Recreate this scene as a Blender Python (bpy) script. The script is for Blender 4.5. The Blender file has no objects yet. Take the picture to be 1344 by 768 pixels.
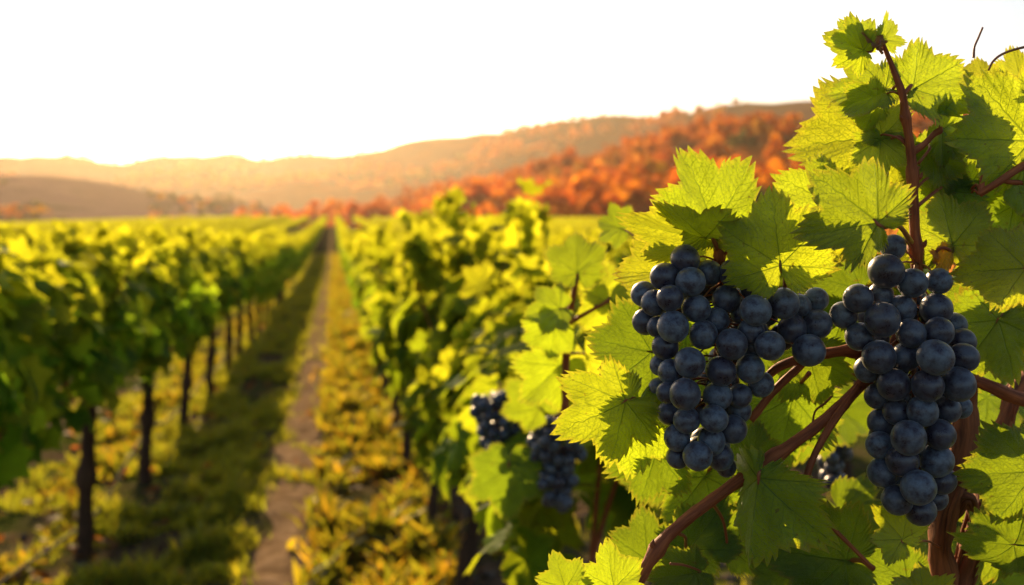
import bpy, math, random
import numpy as np
from mathutils import Vector, Matrix, noise as mnoise

# ------------------------------------------------------------------ camera, sky, sun, exposure
scene = bpy.context.scene
F = 1344.0
EYE = 1.6
HOR = 310.0
cam_d = bpy.data.cameras.new("camera")
cam = bpy.data.objects.new("camera", cam_d)
scene.collection.objects.link(cam)
cam.location = (0, 0, EYE)
cam.rotation_euler = (math.radians(90), 0, 0)
cam_d.sensor_width = 36
cam_d.lens = 36
cam_d.shift_y = -(384 - HOR) / 1344.0
cam_d.clip_start = 0.02
cam_d.clip_end = 12000
cam_d.dof.use_dof = True
cam_d.dof.focus_distance = 0.645
cam_d.dof.aperture_fstop = 6.6
cam_d.dof.aperture_blades = 0
scene.camera = cam

SUN_AZ = -17.0      # degrees from the viewing axis, negative = left
SUN_EL = 18.5
world = bpy.data.worlds.new("World")
scene.world = world
world.use_nodes = True
wn = world.node_tree
bg = wn.nodes["Background"]
sky = wn.nodes.new("ShaderNodeTexSky")
sky.sky_type = 'NISHITA'
sky.sun_disc = False
sky.sun_elevation = math.radians(SUN_EL)
sky.sun_rotation = math.radians(SUN_AZ)
sky.air_density = 1.0
sky.dust_density = 1.6
sky.ozone_density = 1.0
wn.links.new(sky.outputs[0], bg.inputs[0])
bg.inputs[1].default_value = 0.068
sun_d = bpy.data.lights.new("sun", 'SUN')
sun = bpy.data.objects.new("sun", sun_d)
scene.collection.objects.link(sun)
sun_d.energy = 5.0
sun_d.color = (1.0, 0.69, 0.37)
sun_d.angle = math.radians(0.5)
az, el = math.radians(SUN_AZ), math.radians(SUN_EL)
to_sun = Vector((math.sin(az) * math.cos(el), math.cos(az) * math.cos(el), math.sin(el)))
sun.rotation_euler = to_sun.to_track_quat('Z', 'Y').to_euler()
vs = scene.view_settings
vs.view_transform = 'Standard'
vs.look = 'None'
vs.gamma = 1.0
vs.use_curve_mapping = False
vs.exposure = 1.25
scene.render.engine = 'CYCLES'
cy = scene.cycles
cy.use_denoising = True
cy.max_bounces = 8
cy.diffuse_bounces = 4
cy.transmission_bounces = 6
cy.volume_bounces = 1
cy.transparent_max_bounces = 8
cy.sample_clamp_indirect = 6

COL = scene.collection
RND = random.Random(11)
rng = np.random.default_rng(5)

# ------------------------------------------------------------------ helpers
def P(px, py, Y):
    """a point of the place, from the photograph's pixel and its distance"""
    return Vector(((px - 672) / F * Y, Y, EYE + (HOR - py) / F * Y))

UD = Vector((-0.1714, 0.9852, 0.0))
VD = Vector((0.9852, 0.1714, 0.0))

def smooth(a, b, x):
    t = np.clip((np.asarray(x, float) - a) / (b - a), 0, 1)
    return t * t * (3 - 2 * t)

FIELD_END = 150.0
def gz(u, v):
    """height of the ground, in the rows' own axes"""
    u = np.asarray(u, float); v = np.asarray(v, float)
    up = np.clip(u - 32, 0, None)
    rise = 0.0285 * np.clip(up - 8 * (1 - np.exp(-up / 8)), 0, 100)
    rise = rise * (0.25 + 0.75 * smooth(-75, -8, v))
    drop = 6.0 * smooth(FIELD_END + 5, FIELD_END + 90, u)
    bumps = 0.012 * np.sin(u * 2.3 + v * 1.7) + 0.01 * np.sin(u * 5.1 - v * 4.3) + 0.012 * np.sin(v * 7.1 + u * 0.7)
    return rise - drop + bumps * (u < 60)

def uv2xy(u, v):
    return u * UD.x + v * VD.x, u * UD.y + v * VD.y

def uvp(u, v, dz=0.0):
    x, y = uv2xy(u, v)
    return Vector((float(x), float(y), float(gz(u, v)) + dz))

def xy2uv(x, y):
    return x * UD.x + y * UD.y, x * VD.x + y * VD.y

def mesh_np(name, V, Fc, attrs=None, smooth_shade=True):
    V = np.ascontiguousarray(V, np.float32)
    Fc = np.ascontiguousarray(Fc, np.int32)
    me = bpy.data.meshes.new(name)
    n, k = Fc.shape
    me.vertices.add(len(V)); me.vertices.foreach_set("co", V.ravel())
    me.loops.add(n * k); me.loops.foreach_set("vertex_index", Fc.ravel())
    me.polygons.add(n)
    me.polygons.foreach_set("loop_start", np.arange(0, n * k, k, dtype=np.int32))
    try:
        me.polygons.foreach_set("loop_total", np.full(n, k, np.int32))
    except Exception:
        pass
    if attrs:
        for an, arr in attrs.items():
            a = me.attributes.new(an, 'FLOAT_VECTOR', 'POINT')
            a.data.foreach_set("vector", np.ascontiguousarray(arr, np.float32).ravel())
    me.update(calc_edges=True)
    me.validate()
    me.polygons.foreach_set("use_smooth", np.full(len(me.polygons), smooth_shade))
    return me

def obj(name, me, mat=None, parent=None):
    if mat is not None and len(me.materials) == 0:
        me.materials.append(mat)
    o = bpy.data.objects.new(name, me)
    COL.objects.link(o)
    if parent is not None:
        o.parent = parent
    return o

def tag(o, label=None, cat=None, group=None, kind=None):
    if label: o["label"] = label
    if cat: o["category"] = cat
    if group: o["group"] = group
    if kind: o["kind"] = kind
    return o

def thing(name, label, cat, loc, group=None):
    o = bpy.data.objects.new(name, None)
    COL.objects.link(o)
    o.empty_display_size = 0.05
    o.location = loc
    return tag(o, label, cat, group)

class Geo:
    """collects pieces, each with the same number of corners per face"""
    def __init__(s, k): s.V, s.F, s.A, s.n, s.k = [], [], [], 0, k
    def add(s, V, Fc, A=None):
        V = np.asarray(V, float)
        s.V.append(V); s.F.append(np.asarray(Fc) + s.n); s.n += len(V)
        s.A.append(np.zeros((len(V), 3)) if A is None else A)
    def mesh(s, name, smooth_shade=True, attr="luv"):
        return mesh_np(name, np.vstack(s.V), np.vstack(s.F), {attr: np.vstack(s.A)}, smooth_shade)

def catmull(pts, rad, seg=6):
    pts = [np.array(p, float) for p in pts]
    if len(pts) == 2:
        pts = [pts[0], (pts[0] + pts[1]) / 2, pts[1]]; rad = [rad[0], (rad[0] + rad[1]) / 2, rad[1]]
    Q = [2 * pts[0] - pts[1]] + pts + [2 * pts[-1] - pts[-2]]
    out, ro = [], []
    for i in range(1, len(Q) - 2):
        p0, p1, p2, p3 = Q[i - 1], Q[i], Q[i + 1], Q[i + 2]
        for j in range(seg):
            t = j / seg
            out.append(0.5 * (2 * p1 + (p2 - p0) * t + (2 * p0 - 5 * p1 + 4 * p2 - p3) * t * t + (3 * p1 - p0 - 3 * p2 + p3) * t ** 3))
            ro.append(rad[i - 1] * (1 - t) + rad[i] * t)
    out.append(pts[-1]); ro.append(rad[-1])
    return np.array(out), np.array(ro)

def tube(g, pts, rad, sides=8, seg=6, rough=0.0, knots=(), freq=90.0):
    """a tapering, slightly knobbly branch through the points"""
    if not hasattr(rad, '__len__'): rad = [rad] * len(pts)
    C, R = catmull(pts, list(rad), seg)
    n = len(C)
    T = np.gradient(C, axis=0); T /= np.linalg.norm(T, axis=1)[:, None] + 1e-12
    a = np.array([0, 0, 1.0]) if abs(T[0][2]) < 0.9 else np.array([1.0, 0, 0])
    nrm = np.cross(T[0], a); nrm /= np.linalg.norm(nrm)
    L = np.concatenate([[0], np.cumsum(np.linalg.norm(np.diff(C, axis=0), axis=1))])
    V, A = [], []
    for i in range(n):
        nrm = nrm - T[i] * np.dot(nrm, T[i]); nrm /= np.linalg.norm(nrm) + 1e-12
        b = np.cross(T[i], nrm)
        sw = 1.0
        for kx in knots:
            sw += 0.5 * math.exp(-((L[i] / max(L[-1], 1e-6) - kx) * L[-1] / (1.5 * R[i] + 1e-6)) ** 2)
        for j in range(sides):
            an = 2 * math.pi * j / sides
            rr = R[i] * sw
            if rough:
                q = C[i] * freq + np.array([math.cos(an), math.sin(an), 0]) * 1.3
                rr *= 1 + rough * mnoise.noise(Vector(q))
            V.append(C[i] + rr * (math.cos(an) * nrm + math.sin(an) * b))
            A.append((math.cos(an) * R[i], math.sin(an) * R[i], L[i]))
    Fq = []
    for i in range(n - 1):
        for j in range(sides):
            Fq.append((i * sides + j, i * sides + (j + 1) % sides, (i + 1) * sides + (j + 1) % sides, (i + 1) * sides + j))
    V.append(C[0]); V.append(C[-1]); A.append((0, 0, 0)); A.append((0, 0, L[-1]))
    c0, c1 = n * sides, n * sides + 1
    # end caps as quads sharing the centre
    for j in range(0, sides, 2):
        Fq.append((c0, (j + 2) % sides, j + 1, j))
        b = (n - 1) * sides
        Fq.append((c1, b + j, b + j + 1, b + (j + 2) % sides))
    g.add(V, Fq, A)
    return C, R

# ------------------------------------------------------------------ materials
class NT:
    def __init__(s, name):
        s.m = bpy.data.materials.new(name); s.m.use_nodes = True
        s.t = s.m.node_tree; s.t.nodes.clear()
        s.out = s.t.nodes.new("ShaderNodeOutputMaterial")
    def n(s, typ, ins=None, **kw):
        nd = s.t.nodes.new(typ)
        for k, v in kw.items(): setattr(nd, k, v)
        if ins:
            for k, v in ins.items():
                if hasattr(v, 'is_linked') or isinstance(v, bpy.types.NodeSocket): s.t.links.new(v, nd.inputs[k])
                else: nd.inputs[k].default_value = v
        return nd
    def l(s, a, b): s.t.links.new(a, b)
    def math(s, op, a, b=0.0, c=0.0, clamp=False):
        nd = s.n("ShaderNodeMath", {0: a, 1: b, 2: c}, operation=op); nd.use_clamp = clamp
        return nd.outputs[0]
    def mix(s, fac, a, b, blend='MIX'):
        nd = s.t.nodes.new("ShaderNodeMix"); nd.data_type = 'RGBA'; nd.blend_type = blend
        for k, v in ((0, fac), (6, a), (7, b)):
            if isinstance(v, bpy.types.NodeSocket): s.l(v, nd.inputs[k])
            else: nd.inputs[k].default_value = v if not isinstance(v, tuple) or len(v) == 4 else (*v, 1)
        return nd.outputs[2]
    def ramp(s, fac, stops):
        nd = s.n("ShaderNodeValToRGB", {0: fac})
        cr = nd.color_ramp
        while len(cr.elements) < len(stops): cr.elements.new(0.5)
        for e, (p, c) in zip(cr.elements, stops):
            e.position = p; e.color = (*c, 1) if len(c) == 3 else c
        return nd.outputs[0]
    def noise(s, vec, scale, detail=3.0, rough=0.55):
        nd = s.n("ShaderNodeTexNoise", {"Scale": scale, "Detail": detail, "Roughness": rough})
        if vec is not None: s.l(vec, nd.inputs["Vector"])
        return nd.outputs[0]
    def mapr(s, x, a, b, c=0.0, d=1.0):
        nd = s.n("ShaderNodeMapRange", {0: x, 1: a, 2: b, 3: c, 4: d}); nd.clamp = True
        return nd.outputs[0]

def leaf_material(name, dif, tra, young_dif, young_tra, island=True, veins=True, t_mix=0.58, gloss=0.06, high=None):
    N = NT(name)
    at = N.n("ShaderNodeAttribute", attribute_name="luv").outputs["Vector"]
    sep = N.n("ShaderNodeSeparateXYZ", {0: at})
    x, y, rho = sep.outputs[0], sep.outputs[1], sep.outputs[2]
    if island:
        rnd = N.n("ShaderNodeNewGeometry").outputs["Random Per Island"]
    else:
        rnd = N.n("ShaderNodeObjectInfo").outputs["Random"]
    rnd2 = N.math('FRACT', N.math('MULTIPLY', rnd, 17.31))
    geo = N.n("ShaderNodeTexCoord").outputs["Object"]
    blot = N.noise(geo, 60.0 if not island else 14.0, 4.0, 0.6)
    young = N.math('POWER', rnd2, 2.2)
    if island and high:
        # paler young leaves at shoot tops; the height gradient also paints in sunlit tops
        hz = N.n("ShaderNodeSeparateXYZ", {0: geo}).outputs[2]
        young = N.math('ADD', young, N.mapr(hz, high[0], high[1], 0.0, 0.8), clamp=True)
    D = N.mix(young, dif, young_dif)
    T = N.mix(young, tra, young_tra)
    # leaf to leaf and blotch variation
    val = N.math('MULTIPLY', N.mapr(rnd, 0, 1, 0.75, 1.25), N.mapr(blot, 0.3, 0.7, 0.8, 1.2))
    hsv = N.n("ShaderNodeHueSaturation", {"Hue": N.mapr(rnd, 0, 1, 0.485, 0.512), "Saturation": 1.0, "Value": val, "Fac": 1.0, "Color": D}); D = hsv.outputs[0]
    hsv2 = N.n("ShaderNodeHueSaturation", {"Hue": N.mapr(rnd2, 0, 1, 0.49, 0.508), "Saturation": 1.0, "Value": val, "Fac": 1.0, "Color": T}); T = hsv2.outputs[0]
    bump_in = None
    if veins:
        wv = N.n("ShaderNodeTexNoise", {"Vector": at, "Scale": 5.0, "Detail": 2.0}).outputs[0]
        wv = N.math('MULTIPLY', N.math('SUBTRACT', wv, 0.5), 0.22)
        r = N.math('SQRT', N.math('ADD', N.math('MULTIPLY', x, x), N.math('MULTIPLY', y, y)))
        th = N.math('ADD', N.math('ARCTAN2', x, y), N.math('MULTIPLY', wv, r))
        SP = math.radians(50)
        a = N.math('DIVIDE', th, SP)
        rd = N.math('MAXIMUM', N.math('MINIMUM', N.math('ROUND', a), 2.0), -2.0)
        loc = N.math('MULTIPLY', N.math('SUBTRACT', a, rd), SP)
        s_ = N.math('MULTIPLY', r, N.math('COSINE', loc))
        t_ = N.math('MULTIPLY', r, N.math('ABSOLUTE', N.math('SINE', loc)))
        w = N.mapr(s_, 0.0, 1.0, 0.017, 0.005)
        main = N.math('SUBTRACT', 1.0, N.math('DIVIDE', t_, w), clamp=True)
        ph = N.math('ADD', N.math('MULTIPLY', N.math('SUBTRACT', s_, N.math('MULTIPLY', t_, 0.95)), 8.0),
                    N.math('MULTIPLY', rd, 0.37))
        ph = N.math('ADD', ph, N.math('MULTIPLY', N.math('SIGN', loc), 0.22))
        fr = N.math('ABSOLUTE', N.math('SUBTRACT', N.math('FRACT', ph), 0.5))
        sec = N.math('SUBTRACT', 1.0, N.math('DIVIDE', fr, 0.055), clamp=True)
        vor = N.n("ShaderNodeTexVoronoi", {"Vector": at, "Scale": 17.0}, feature='DISTANCE_TO_EDGE').outputs[0]
        ter = N.math('MULTIPLY', N.math('SUBTRACT', 1.0, N.math('DIVIDE', vor, 0.07), clamp=True), 0.6)
        vein = N.math('MAXIMUM', main, N.math('MAXIMUM', N.math('MULTIPLY', sec, 0.75), ter))
        D = N.mix(N.math('MULTIPLY', vein, 0.45), D, (0.16, 0.24, 0.05))
        T = N.mix(N.math('MULTIPLY', vein, 0.75), T, (0.08, 0.15, 0.006))
        # older, yellower margin and a few brown specks
        ed = N.mapr(N.math('ADD', rho, N.math('MULTIPLY', N.math('SUBTRACT', blot, 0.5), 0.25)), 0.88, 1.02)
        D = N.mix(N.math('MULTIPLY', ed, 0.5), D, (0.20, 0.17, 0.02))
        T = N.mix(N.math('MULTIPLY', ed, 0.35), T, (0.62, 0.40, 0.04))
        sp = N.math('MAXIMUM', N.mapr(N.noise(geo, 210.0, 2.0, 0.5), 0.69, 0.74), N.mapr(N.noise(geo, 62.0, 3.0, 0.6), 0.70, 0.74))
        scorch = N.math('MULTIPLY', N.mapr(N.math('ADD', rho, N.math('MULTIPLY', N.math('SUBTRACT', N.noise(geo, 45.0, 3.0, 0.6), 0.5), 0.9)), 1.02, 1.10), N.mapr(rnd2, 0.35, 0.8))
        sp = N.math('MAXIMUM', sp, scorch)
        D = N.mix(N.math('MULTIPLY', sp, 0.6), D, (0.09, 0.05, 0.015))
        T = N.mix(N.math('MULTIPLY', sp, 0.5), T, (0.16, 0.07, 0.01))
        pill = N.math('ADD', N.math('MULTIPLY', vein, -0.6), N.math('MULTIPLY', blot, 0.5))
        bump_in = pill
    nrm = None
    if bump_in is not None:
        b = N.n("ShaderNodeBump", {"Strength": 0.7, "Distance": 0.0016, "Height": bump_in})
        nrm = b.outputs[0]
    d = N.n("ShaderNodeBsdfDiffuse", {"Color": D, "Roughness": 0.5})
    t = N.n("ShaderNodeBsdfTranslucent", {"Color": T})
    gl = N.n("ShaderNodeBsdfGlossy", {"Color": (0.9, 0.95, 0.9, 1), "Roughness": 0.5})
    if nrm is not None:
        for q in (d, t, gl): N.l(nrm, q.inputs["Normal"])
    m1 = N.n("ShaderNodeMixShader", {0: t_mix, 1: d.outputs[0], 2: t.outputs[0]})
    lw = N.n("ShaderNodeFresnel", {"IOR": 1.3})
    if nrm is not None: N.l(nrm, lw.inputs["Normal"])
    fz = N.math('MULTIPLY', N.math('MINIMUM', lw.outputs[0], 0.14), gloss / 0.06)
    m2 = N.n("ShaderNodeMixShader", {0: fz, 1: m1.outputs[0], 2: gl.outputs[0]})
    N.l(m2.outputs[0], N.out.inputs[0])
    return N.m

M = {}
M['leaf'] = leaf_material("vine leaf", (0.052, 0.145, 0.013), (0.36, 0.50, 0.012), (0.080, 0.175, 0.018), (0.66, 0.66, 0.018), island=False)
M['shade_toned_leaf'] = leaf_material("vine leaf with painted shade", (0.040, 0.115, 0.011), (0.18, 0.28, 0.008), (0.052, 0.135, 0.014), (0.30, 0.38, 0.010), island=False)  # darker copy of leaf: shade low in the vine put into its colour
M['foliage'] = leaf_material("vine foliage", (0.050, 0.155, 0.014), (0.34, 0.50, 0.012), (0.09, 0.18, 0.02), (0.72, 0.72, 0.018), island=True, gloss=0.004, high=(1.2, 1.65))
M['foliage_far'] = leaf_material("far vine foliage", (0.050, 0.155, 0.014), (0.20, 0.40, 0.012), (0.085, 0.17, 0.02), (0.68, 0.66, 0.018), island=True, veins=False, gloss=0.004, high=(1.15, 1.55))
M['dry_leaf'] = leaf_material("dried leaf", (0.20, 0.08, 0.025), (0.60, 0.25, 0.06), (0.22, 0.09, 0.025), (0.66, 0.28, 0.06), island=False)
M['grass'] = leaf_material("grass", (0.095, 0.150, 0.020), (0.30, 0.34, 0.015), (0.13, 0.13, 0.02), (0.55, 0.44, 0.02), island=True, veins=False, gloss=0.03)
M['weeds'] = leaf_material("weeds", (0.070, 0.105, 0.012), (0.34, 0.36, 0.015), (0.12, 0.09, 0.015), (0.66, 0.34, 0.02), island=True, veins=False, gloss=0.03)

M['litter'] = leaf_material("leaf litter", (0.16, 0.055, 0.015), (0.42, 0.14, 0.02), (0.24, 0.12, 0.02), (0.55, 0.28, 0.03), island=True, veins=False, gloss=0.01)

def bark(name, dark, light, scale, rough=0.7, bumpd=0.001, warm=None):
    N = NT(name)
    at = N.n("ShaderNodeAttribute", attribute_name="luv").outputs["Vector"]
    mp = N.n("ShaderNodeMapping", {"Vector": at, "Scale": (1, 1, 0.09)}).outputs[0]
    f = N.noise(mp, scale, 5.0, 0.65)
    oc = N.n("ShaderNodeTexCoord").outputs["Object"]
    bl = N.noise(oc, scale * 0.12, 3.0)
    c = N.ramp(f, [(0.3, dark), (0.68, light)])
    c = N.mix(N.mapr(bl, 0.45, 0.7, 0, 0.6), c, warm or dark)
    b = N.n("ShaderNodeBump", {"Strength": 0.8, "Distance": bumpd, "Height": f})
    p = N.n("ShaderNodeBsdfPrincipled", {"Base Color": c, "Roughness": rough, "Normal": b.outputs[0]})
    p.inputs["Specular IOR Level"].default_value = 0.3
    N.l(p.outputs[0], N.out.inputs[0])
    return N.m
M['cane'] = bark("red brown cane", (0.11, 0.024, 0.009), (0.44, 0.125, 0.04), 420, 0.68, 0.0012, (0.16, 0.035, 0.012))
M['petiole'] = bark("red leaf stalk", (0.20, 0.045, 0.022), (0.34, 0.10, 0.045), 500, 0.42, 0.0003, (0.24, 0.13, 0.03))
M['trunk'] = bark("vine trunk bark", (0.022, 0.012, 0.008), (0.11, 0.055, 0.03), 90, 0.85, 0.004)
M['old_cane'] = bark("shaggy old wood", (0.055, 0.018, 0.009), (0.34, 0.115, 0.042), 260, 0.8, 0.0015, (0.13, 0.04, 0.018))
M['tree_bark'] = bark("tree bark", (0.03, 0.02, 0.012), (0.10, 0.06, 0.035), 8, 0.9, 0.02)

def grape_material():
    N = NT("dark grape skin with bloom")
    oc = N.n("ShaderNodeTexCoord").outputs["Object"]
    oi = N.n("ShaderNodeObjectInfo").outputs["Random"]
    # the mesh is a unit sphere: object coordinates run -1..1
    off = N.n("ShaderNodeVectorMath", {0: oc, 1: N.n("ShaderNodeCombineXYZ", {0: N.math('MULTIPLY', oi, 37.0), 1: N.math('MULTIPLY', oi, 11.0), 2: 0.0}).outputs[0]}, operation='ADD').outputs[0]
    n1 = N.noise(off, 1.6, 4.0, 0.6)
    n2 = N.noise(off, 9.0, 5.0, 0.7)
    n3 = N.noise(off, 38.0, 2.0, 0.6)
    bloom = N.math('ADD', N.math('MULTIPLY', N.mapr(n1, 0.38, 0.60), 0.8), N.math('MULTIPLY', N.mapr(n2, 0.35, 0.7), 0.35))
    bloom = N.math('MULTIPLY', bloom, N.mapr(n3, 0.30, 0.52, 0.72, 1.0))
    bloom = N.math('MULTIPLY', bloom, N.mapr(oi, 0, 1, 0.35, 1.15), clamp=True)
    skin = N.mix(n1, (0.010, 0.008, 0.020), (0.034, 0.012, 0.022))
    c = N.mix(bloom, skin, (0.098, 0.130, 0.176))
    z = N.n("ShaderNodeSeparateXYZ", {0: oc}).outputs[2]
    scar = N.mapr(N.math('ADD', z, N.math('MULTIPLY', N.math('SUBTRACT', n2, 0.5), 0.03)), 0.966, 0.984)
    c = N.mix(scar, c, (0.012, 0.008, 0.006))
    b = N.n("ShaderNodeBump", {"Strength": 0.18, "Distance": 0.0006, "Height": N.math('ADD', n2, N.math('MULTIPLY', scar, -1.5))})
    p = N.n("ShaderNodeBsdfPrincipled", {"Base Color": c, "Roughness": N.mapr(bloom, 0, 1, 0.26, 0.52), "Normal": b.outputs[0]})
    p.inputs["Specular IOR Level"].default_value = 0.5
    p.inputs["Sheen Weight"].default_value = 0.12
    p.inputs["Sheen Roughness"].default_value = 0.5
    N.l(p.outputs[0], N.out.inputs[0])
    return N.m
M['grape'] = grape_material()

def ground_material():
    N = NT("vineyard ground")
    g = N.n("ShaderNodeNewGeometry").outputs["Position"]
    n1 = N.noise(g, 0.9, 5.0, 0.6); n2 = N.noise(g, 7.0, 5.0, 0.65); n3 = N.noise(g, 45.0, 3.0, 0.6)
    soil = N.ramp(n2, [(0.3, (0.050, 0.032, 0.020)), (0.55, (0.10, 0.068, 0.044)), (0.78, (0.17, 0.125, 0.088))])
    grass = N.ramp(n3, [(0.3, (0.035, 0.05, 0.010)), (0.7, (0.085, 0.10, 0.018))])
    c = N.mix(N.mapr(n1, 0.42, 0.58), soil, grass)
    # beyond the field: dry ochre meadow
    y = N.n("ShaderNodeSeparateXYZ", {0: g}).outputs[1]
    dry = N.ramp(N.noise(g, 0.03, 4.0), [(0.3, (0.30, 0.15, 0.05)), (0.7, (0.40, 0.25, 0.09))])
    c = N.mix(N.mapr(y, 140, 175), c, dry)
    b = N.n("ShaderNodeBump", {"Strength": 0.9, "Distance": 0.03, "Height": N.math('ADD', n2, N.math('MULTIPLY', n3, 0.5))})
    p = N.n("ShaderNodeBsdfPrincipled", {"Base Color": c, "Roughness": 0.95, "Normal": b.outputs[0]})
    p.inputs["Specular IOR Level"].default_value = 0.0
    N.l(p.outputs[0], N.out.inputs[0])
    return N.m
M['ground'] = ground_material()

def path_material():
    N = NT("trodden earth")
    g = N.n("ShaderNodeNewGeometry").outputs["Position"]
    n2 = N.noise(g, 9.0, 5.0, 0.65); n3 = N.noise(g, 60.0, 3.0, 0.6)
    c = N.ramp(n2, [(0.28, (0.11, 0.07, 0.038)), (0.5, (0.23, 0.155, 0.09)), (0.75, (0.36, 0.26, 0.165))])
    c = N.mix(N.mapr(n3, 0.6, 0.72, 0, 0.5), c, (0.10, 0.065, 0.04))
    b = N.n("ShaderNodeBump", {"Strength": 1.0, "Distance": 0.025, "Height": N.math('ADD', n2, N.math('MULTIPLY', n3, 0.4))})
    p = N.n("ShaderNodeBsdfPrincipled", {"Base Color": c, "Roughness": 0.95, "Normal": b.outputs[0]})
    p.inputs["Specular IOR Level"].default_value = 0.0
    N.l(p.outputs[0], N.out.inputs[0])
    return N.m
M['path'] = path_material()

def hill_material(name, stops, patch, scale, patch_rng):
    N = NT(name)
    g = N.n("ShaderNodeNewGeometry").outputs["Position"]
    mp = N.n("ShaderNodeMapping", {"Vector": g, "Scale": (1, 1, 3.0)}).outputs[0]
    n1 = N.noise(mp, scale, 5.0, 0.6)
    n2 = N.noise(mp, scale * 4.3, 4.0, 0.65)
    c = N.ramp(n1, stops)
    c = N.mix(N.mapr(n2, patch_rng[0], patch_rng[1], 0, 0.85), c, patch)
    p = N.n("ShaderNodeBsdfPrincipled", {"Base Color": c, "Roughness": 1.0})
    p.inputs["Specular IOR Level"].default_value = 0.0
    N.l(p.outputs[0], N.out.inputs[0])
    return N.m
M['hill_dry'] = hill_material("dry meadow hill", [(0.3, (0.17, 0.115, 0.085)), (0.5, (0.24, 0.16, 0.115)), (0.7, (0.19, 0.135, 0.075))], (0.085, 0.075, 0.04), 0.012, (0.56, 0.68))
M['hill_far'] = hill_material("far ridge", [(0.3, (0.11, 0.036, 0.013)), (0.5, (0.20, 0.060, 0.014)), (0.7, (0.085, 0.038, 0.016))], (0.09, 0.045, 0.03), 0.004, (0.5, 0.64))
M['hill_wood'] = hill_material("wooded slope", [(0.3, (0.30, 0.085, 0.015)), (0.5, (0.40, 0.11, 0.015)), (0.7, (0.18, 0.09, 0.03))], (0.10, 0.055, 0.03), 0.010, (0.52, 0.64))

def autumn_material():
    N = NT("autumn foliage")
    at = N.n("ShaderNodeAttribute", attribute_name="luv").outputs["Vector"]
    sep = N.n("ShaderNodeSeparateXYZ", {0: at})
    rnd = N.n("ShaderNodeNewGeometry").outputs["Random Per Island"]
    c = N.ramp(sep.outputs[0], [(0.0, (0.54, 0.13, 0.006)), (0.35, (0.62, 0.17, 0.008)), (0.62, (0.42, 0.08, 0.006)), (0.8, (0.56, 0.26, 0.02)), (0.93, (0.11, 0.10, 0.025)), (1.0, (0.07, 0.075, 0.02))])
    h = N.n("ShaderNodeHueSaturation", {"Hue": N.mapr(rnd, 0, 1, 0.485, 0.515), "Saturation": 1.0, "Value": N.mapr(rnd, 0, 1, 0.7, 1.3), "Fac": 1.0, "Color": c}).outputs[0]
    d = N.n("ShaderNodeBsdfDiffuse", {"Color": h})
    t = N.n("ShaderNodeBsdfTranslucent", {"Color": h})
    m = N.n("ShaderNodeMixShader", {0: 0.5, 1: d.outputs[0], 2: t.outputs[0]})
    N.l(m.outputs[0], N.out.inputs[0])
    return N.m
M['autumn'] = autumn_material()

def plain(name, col, rough=0.6):
    N = NT(name)
    oc = N.n("ShaderNodeTexCoord").outputs["Object"]
    c = N.mix(N.noise(oc, 30.0), tuple(0.7 * v for v in col), tuple(min(1, 1.3 * v) for v in col))
    p = N.n("ShaderNodeBsdfPrincipled", {"Base Color": c, "Roughness": rough})
    N.l(p.outputs[0], N.out.inputs[0])
    return N.m
M['hose'] = plain("black hose", (0.010, 0.009, 0.008), 0.9)
M['hose'].node_tree.nodes['Principled BSDF'].inputs['Specular IOR Level'].default_value = 0.05
M['stone'] = plain("pale field stone", (0.13, 0.10, 0.078), 0.9)
M['stone'].node_tree.nodes['Principled BSDF'].inputs['Specular IOR Level'].default_value = 0.0

# ------------------------------------------------------------------ ground, path
def ground_sheet():
    us = np.concatenate([np.linspace(-60, -2, 12), np.linspace(0, 16, 130)[0:], np.linspace(16.5, 60, 70), np.linspace(62, 260, 60), np.geomspace(270, 2300, 22)])
    vs_ = np.concatenate([-np.geomspace(2200, 14, 34), np.linspace(-13, -3.2, 30), np.linspace(-3.1, 3.0, 60), np.linspace(3.2, 13, 24), np.geomspace(14, 2200, 34)])
    U, Vv = np.meshgrid(us, vs_, indexing='ij')
    Z = gz(U, Vv)
    near = np.exp(-np.clip(U, 0, None) / 40) * (np.abs(Vv) < 12)
    nz = np.array([mnoise.noise(Vector((a * 2.6, b * 2.6, 3.1))) if w > 0.05 else 0 for a, b, w in zip(U.ravel(), Vv.ravel(), near.ravel())]).reshape(U.shape)
    Z = Z + nz * 0.03 * near * (1 - np.exp(-((Vv + 0.24) / 0.25) ** 2))
    X, Y = uv2xy(U, Vv)
    V = np.stack([X, Y, Z], -1).reshape(-1, 3)
    n, k = U.shape
    i = np.arange(n - 1)[:, None] * k + np.arange(k - 1)[None]
    Fq = np.stack([i, i + k, i + k + 1, i + 1], -1).reshape(-1, 4)
    return obj("ground", mesh_np("ground", V, Fq), M['ground'])
tag(ground_sheet(), "soil of the vineyard running out to the dry meadow and valley", "ground", kind="structure")

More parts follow.
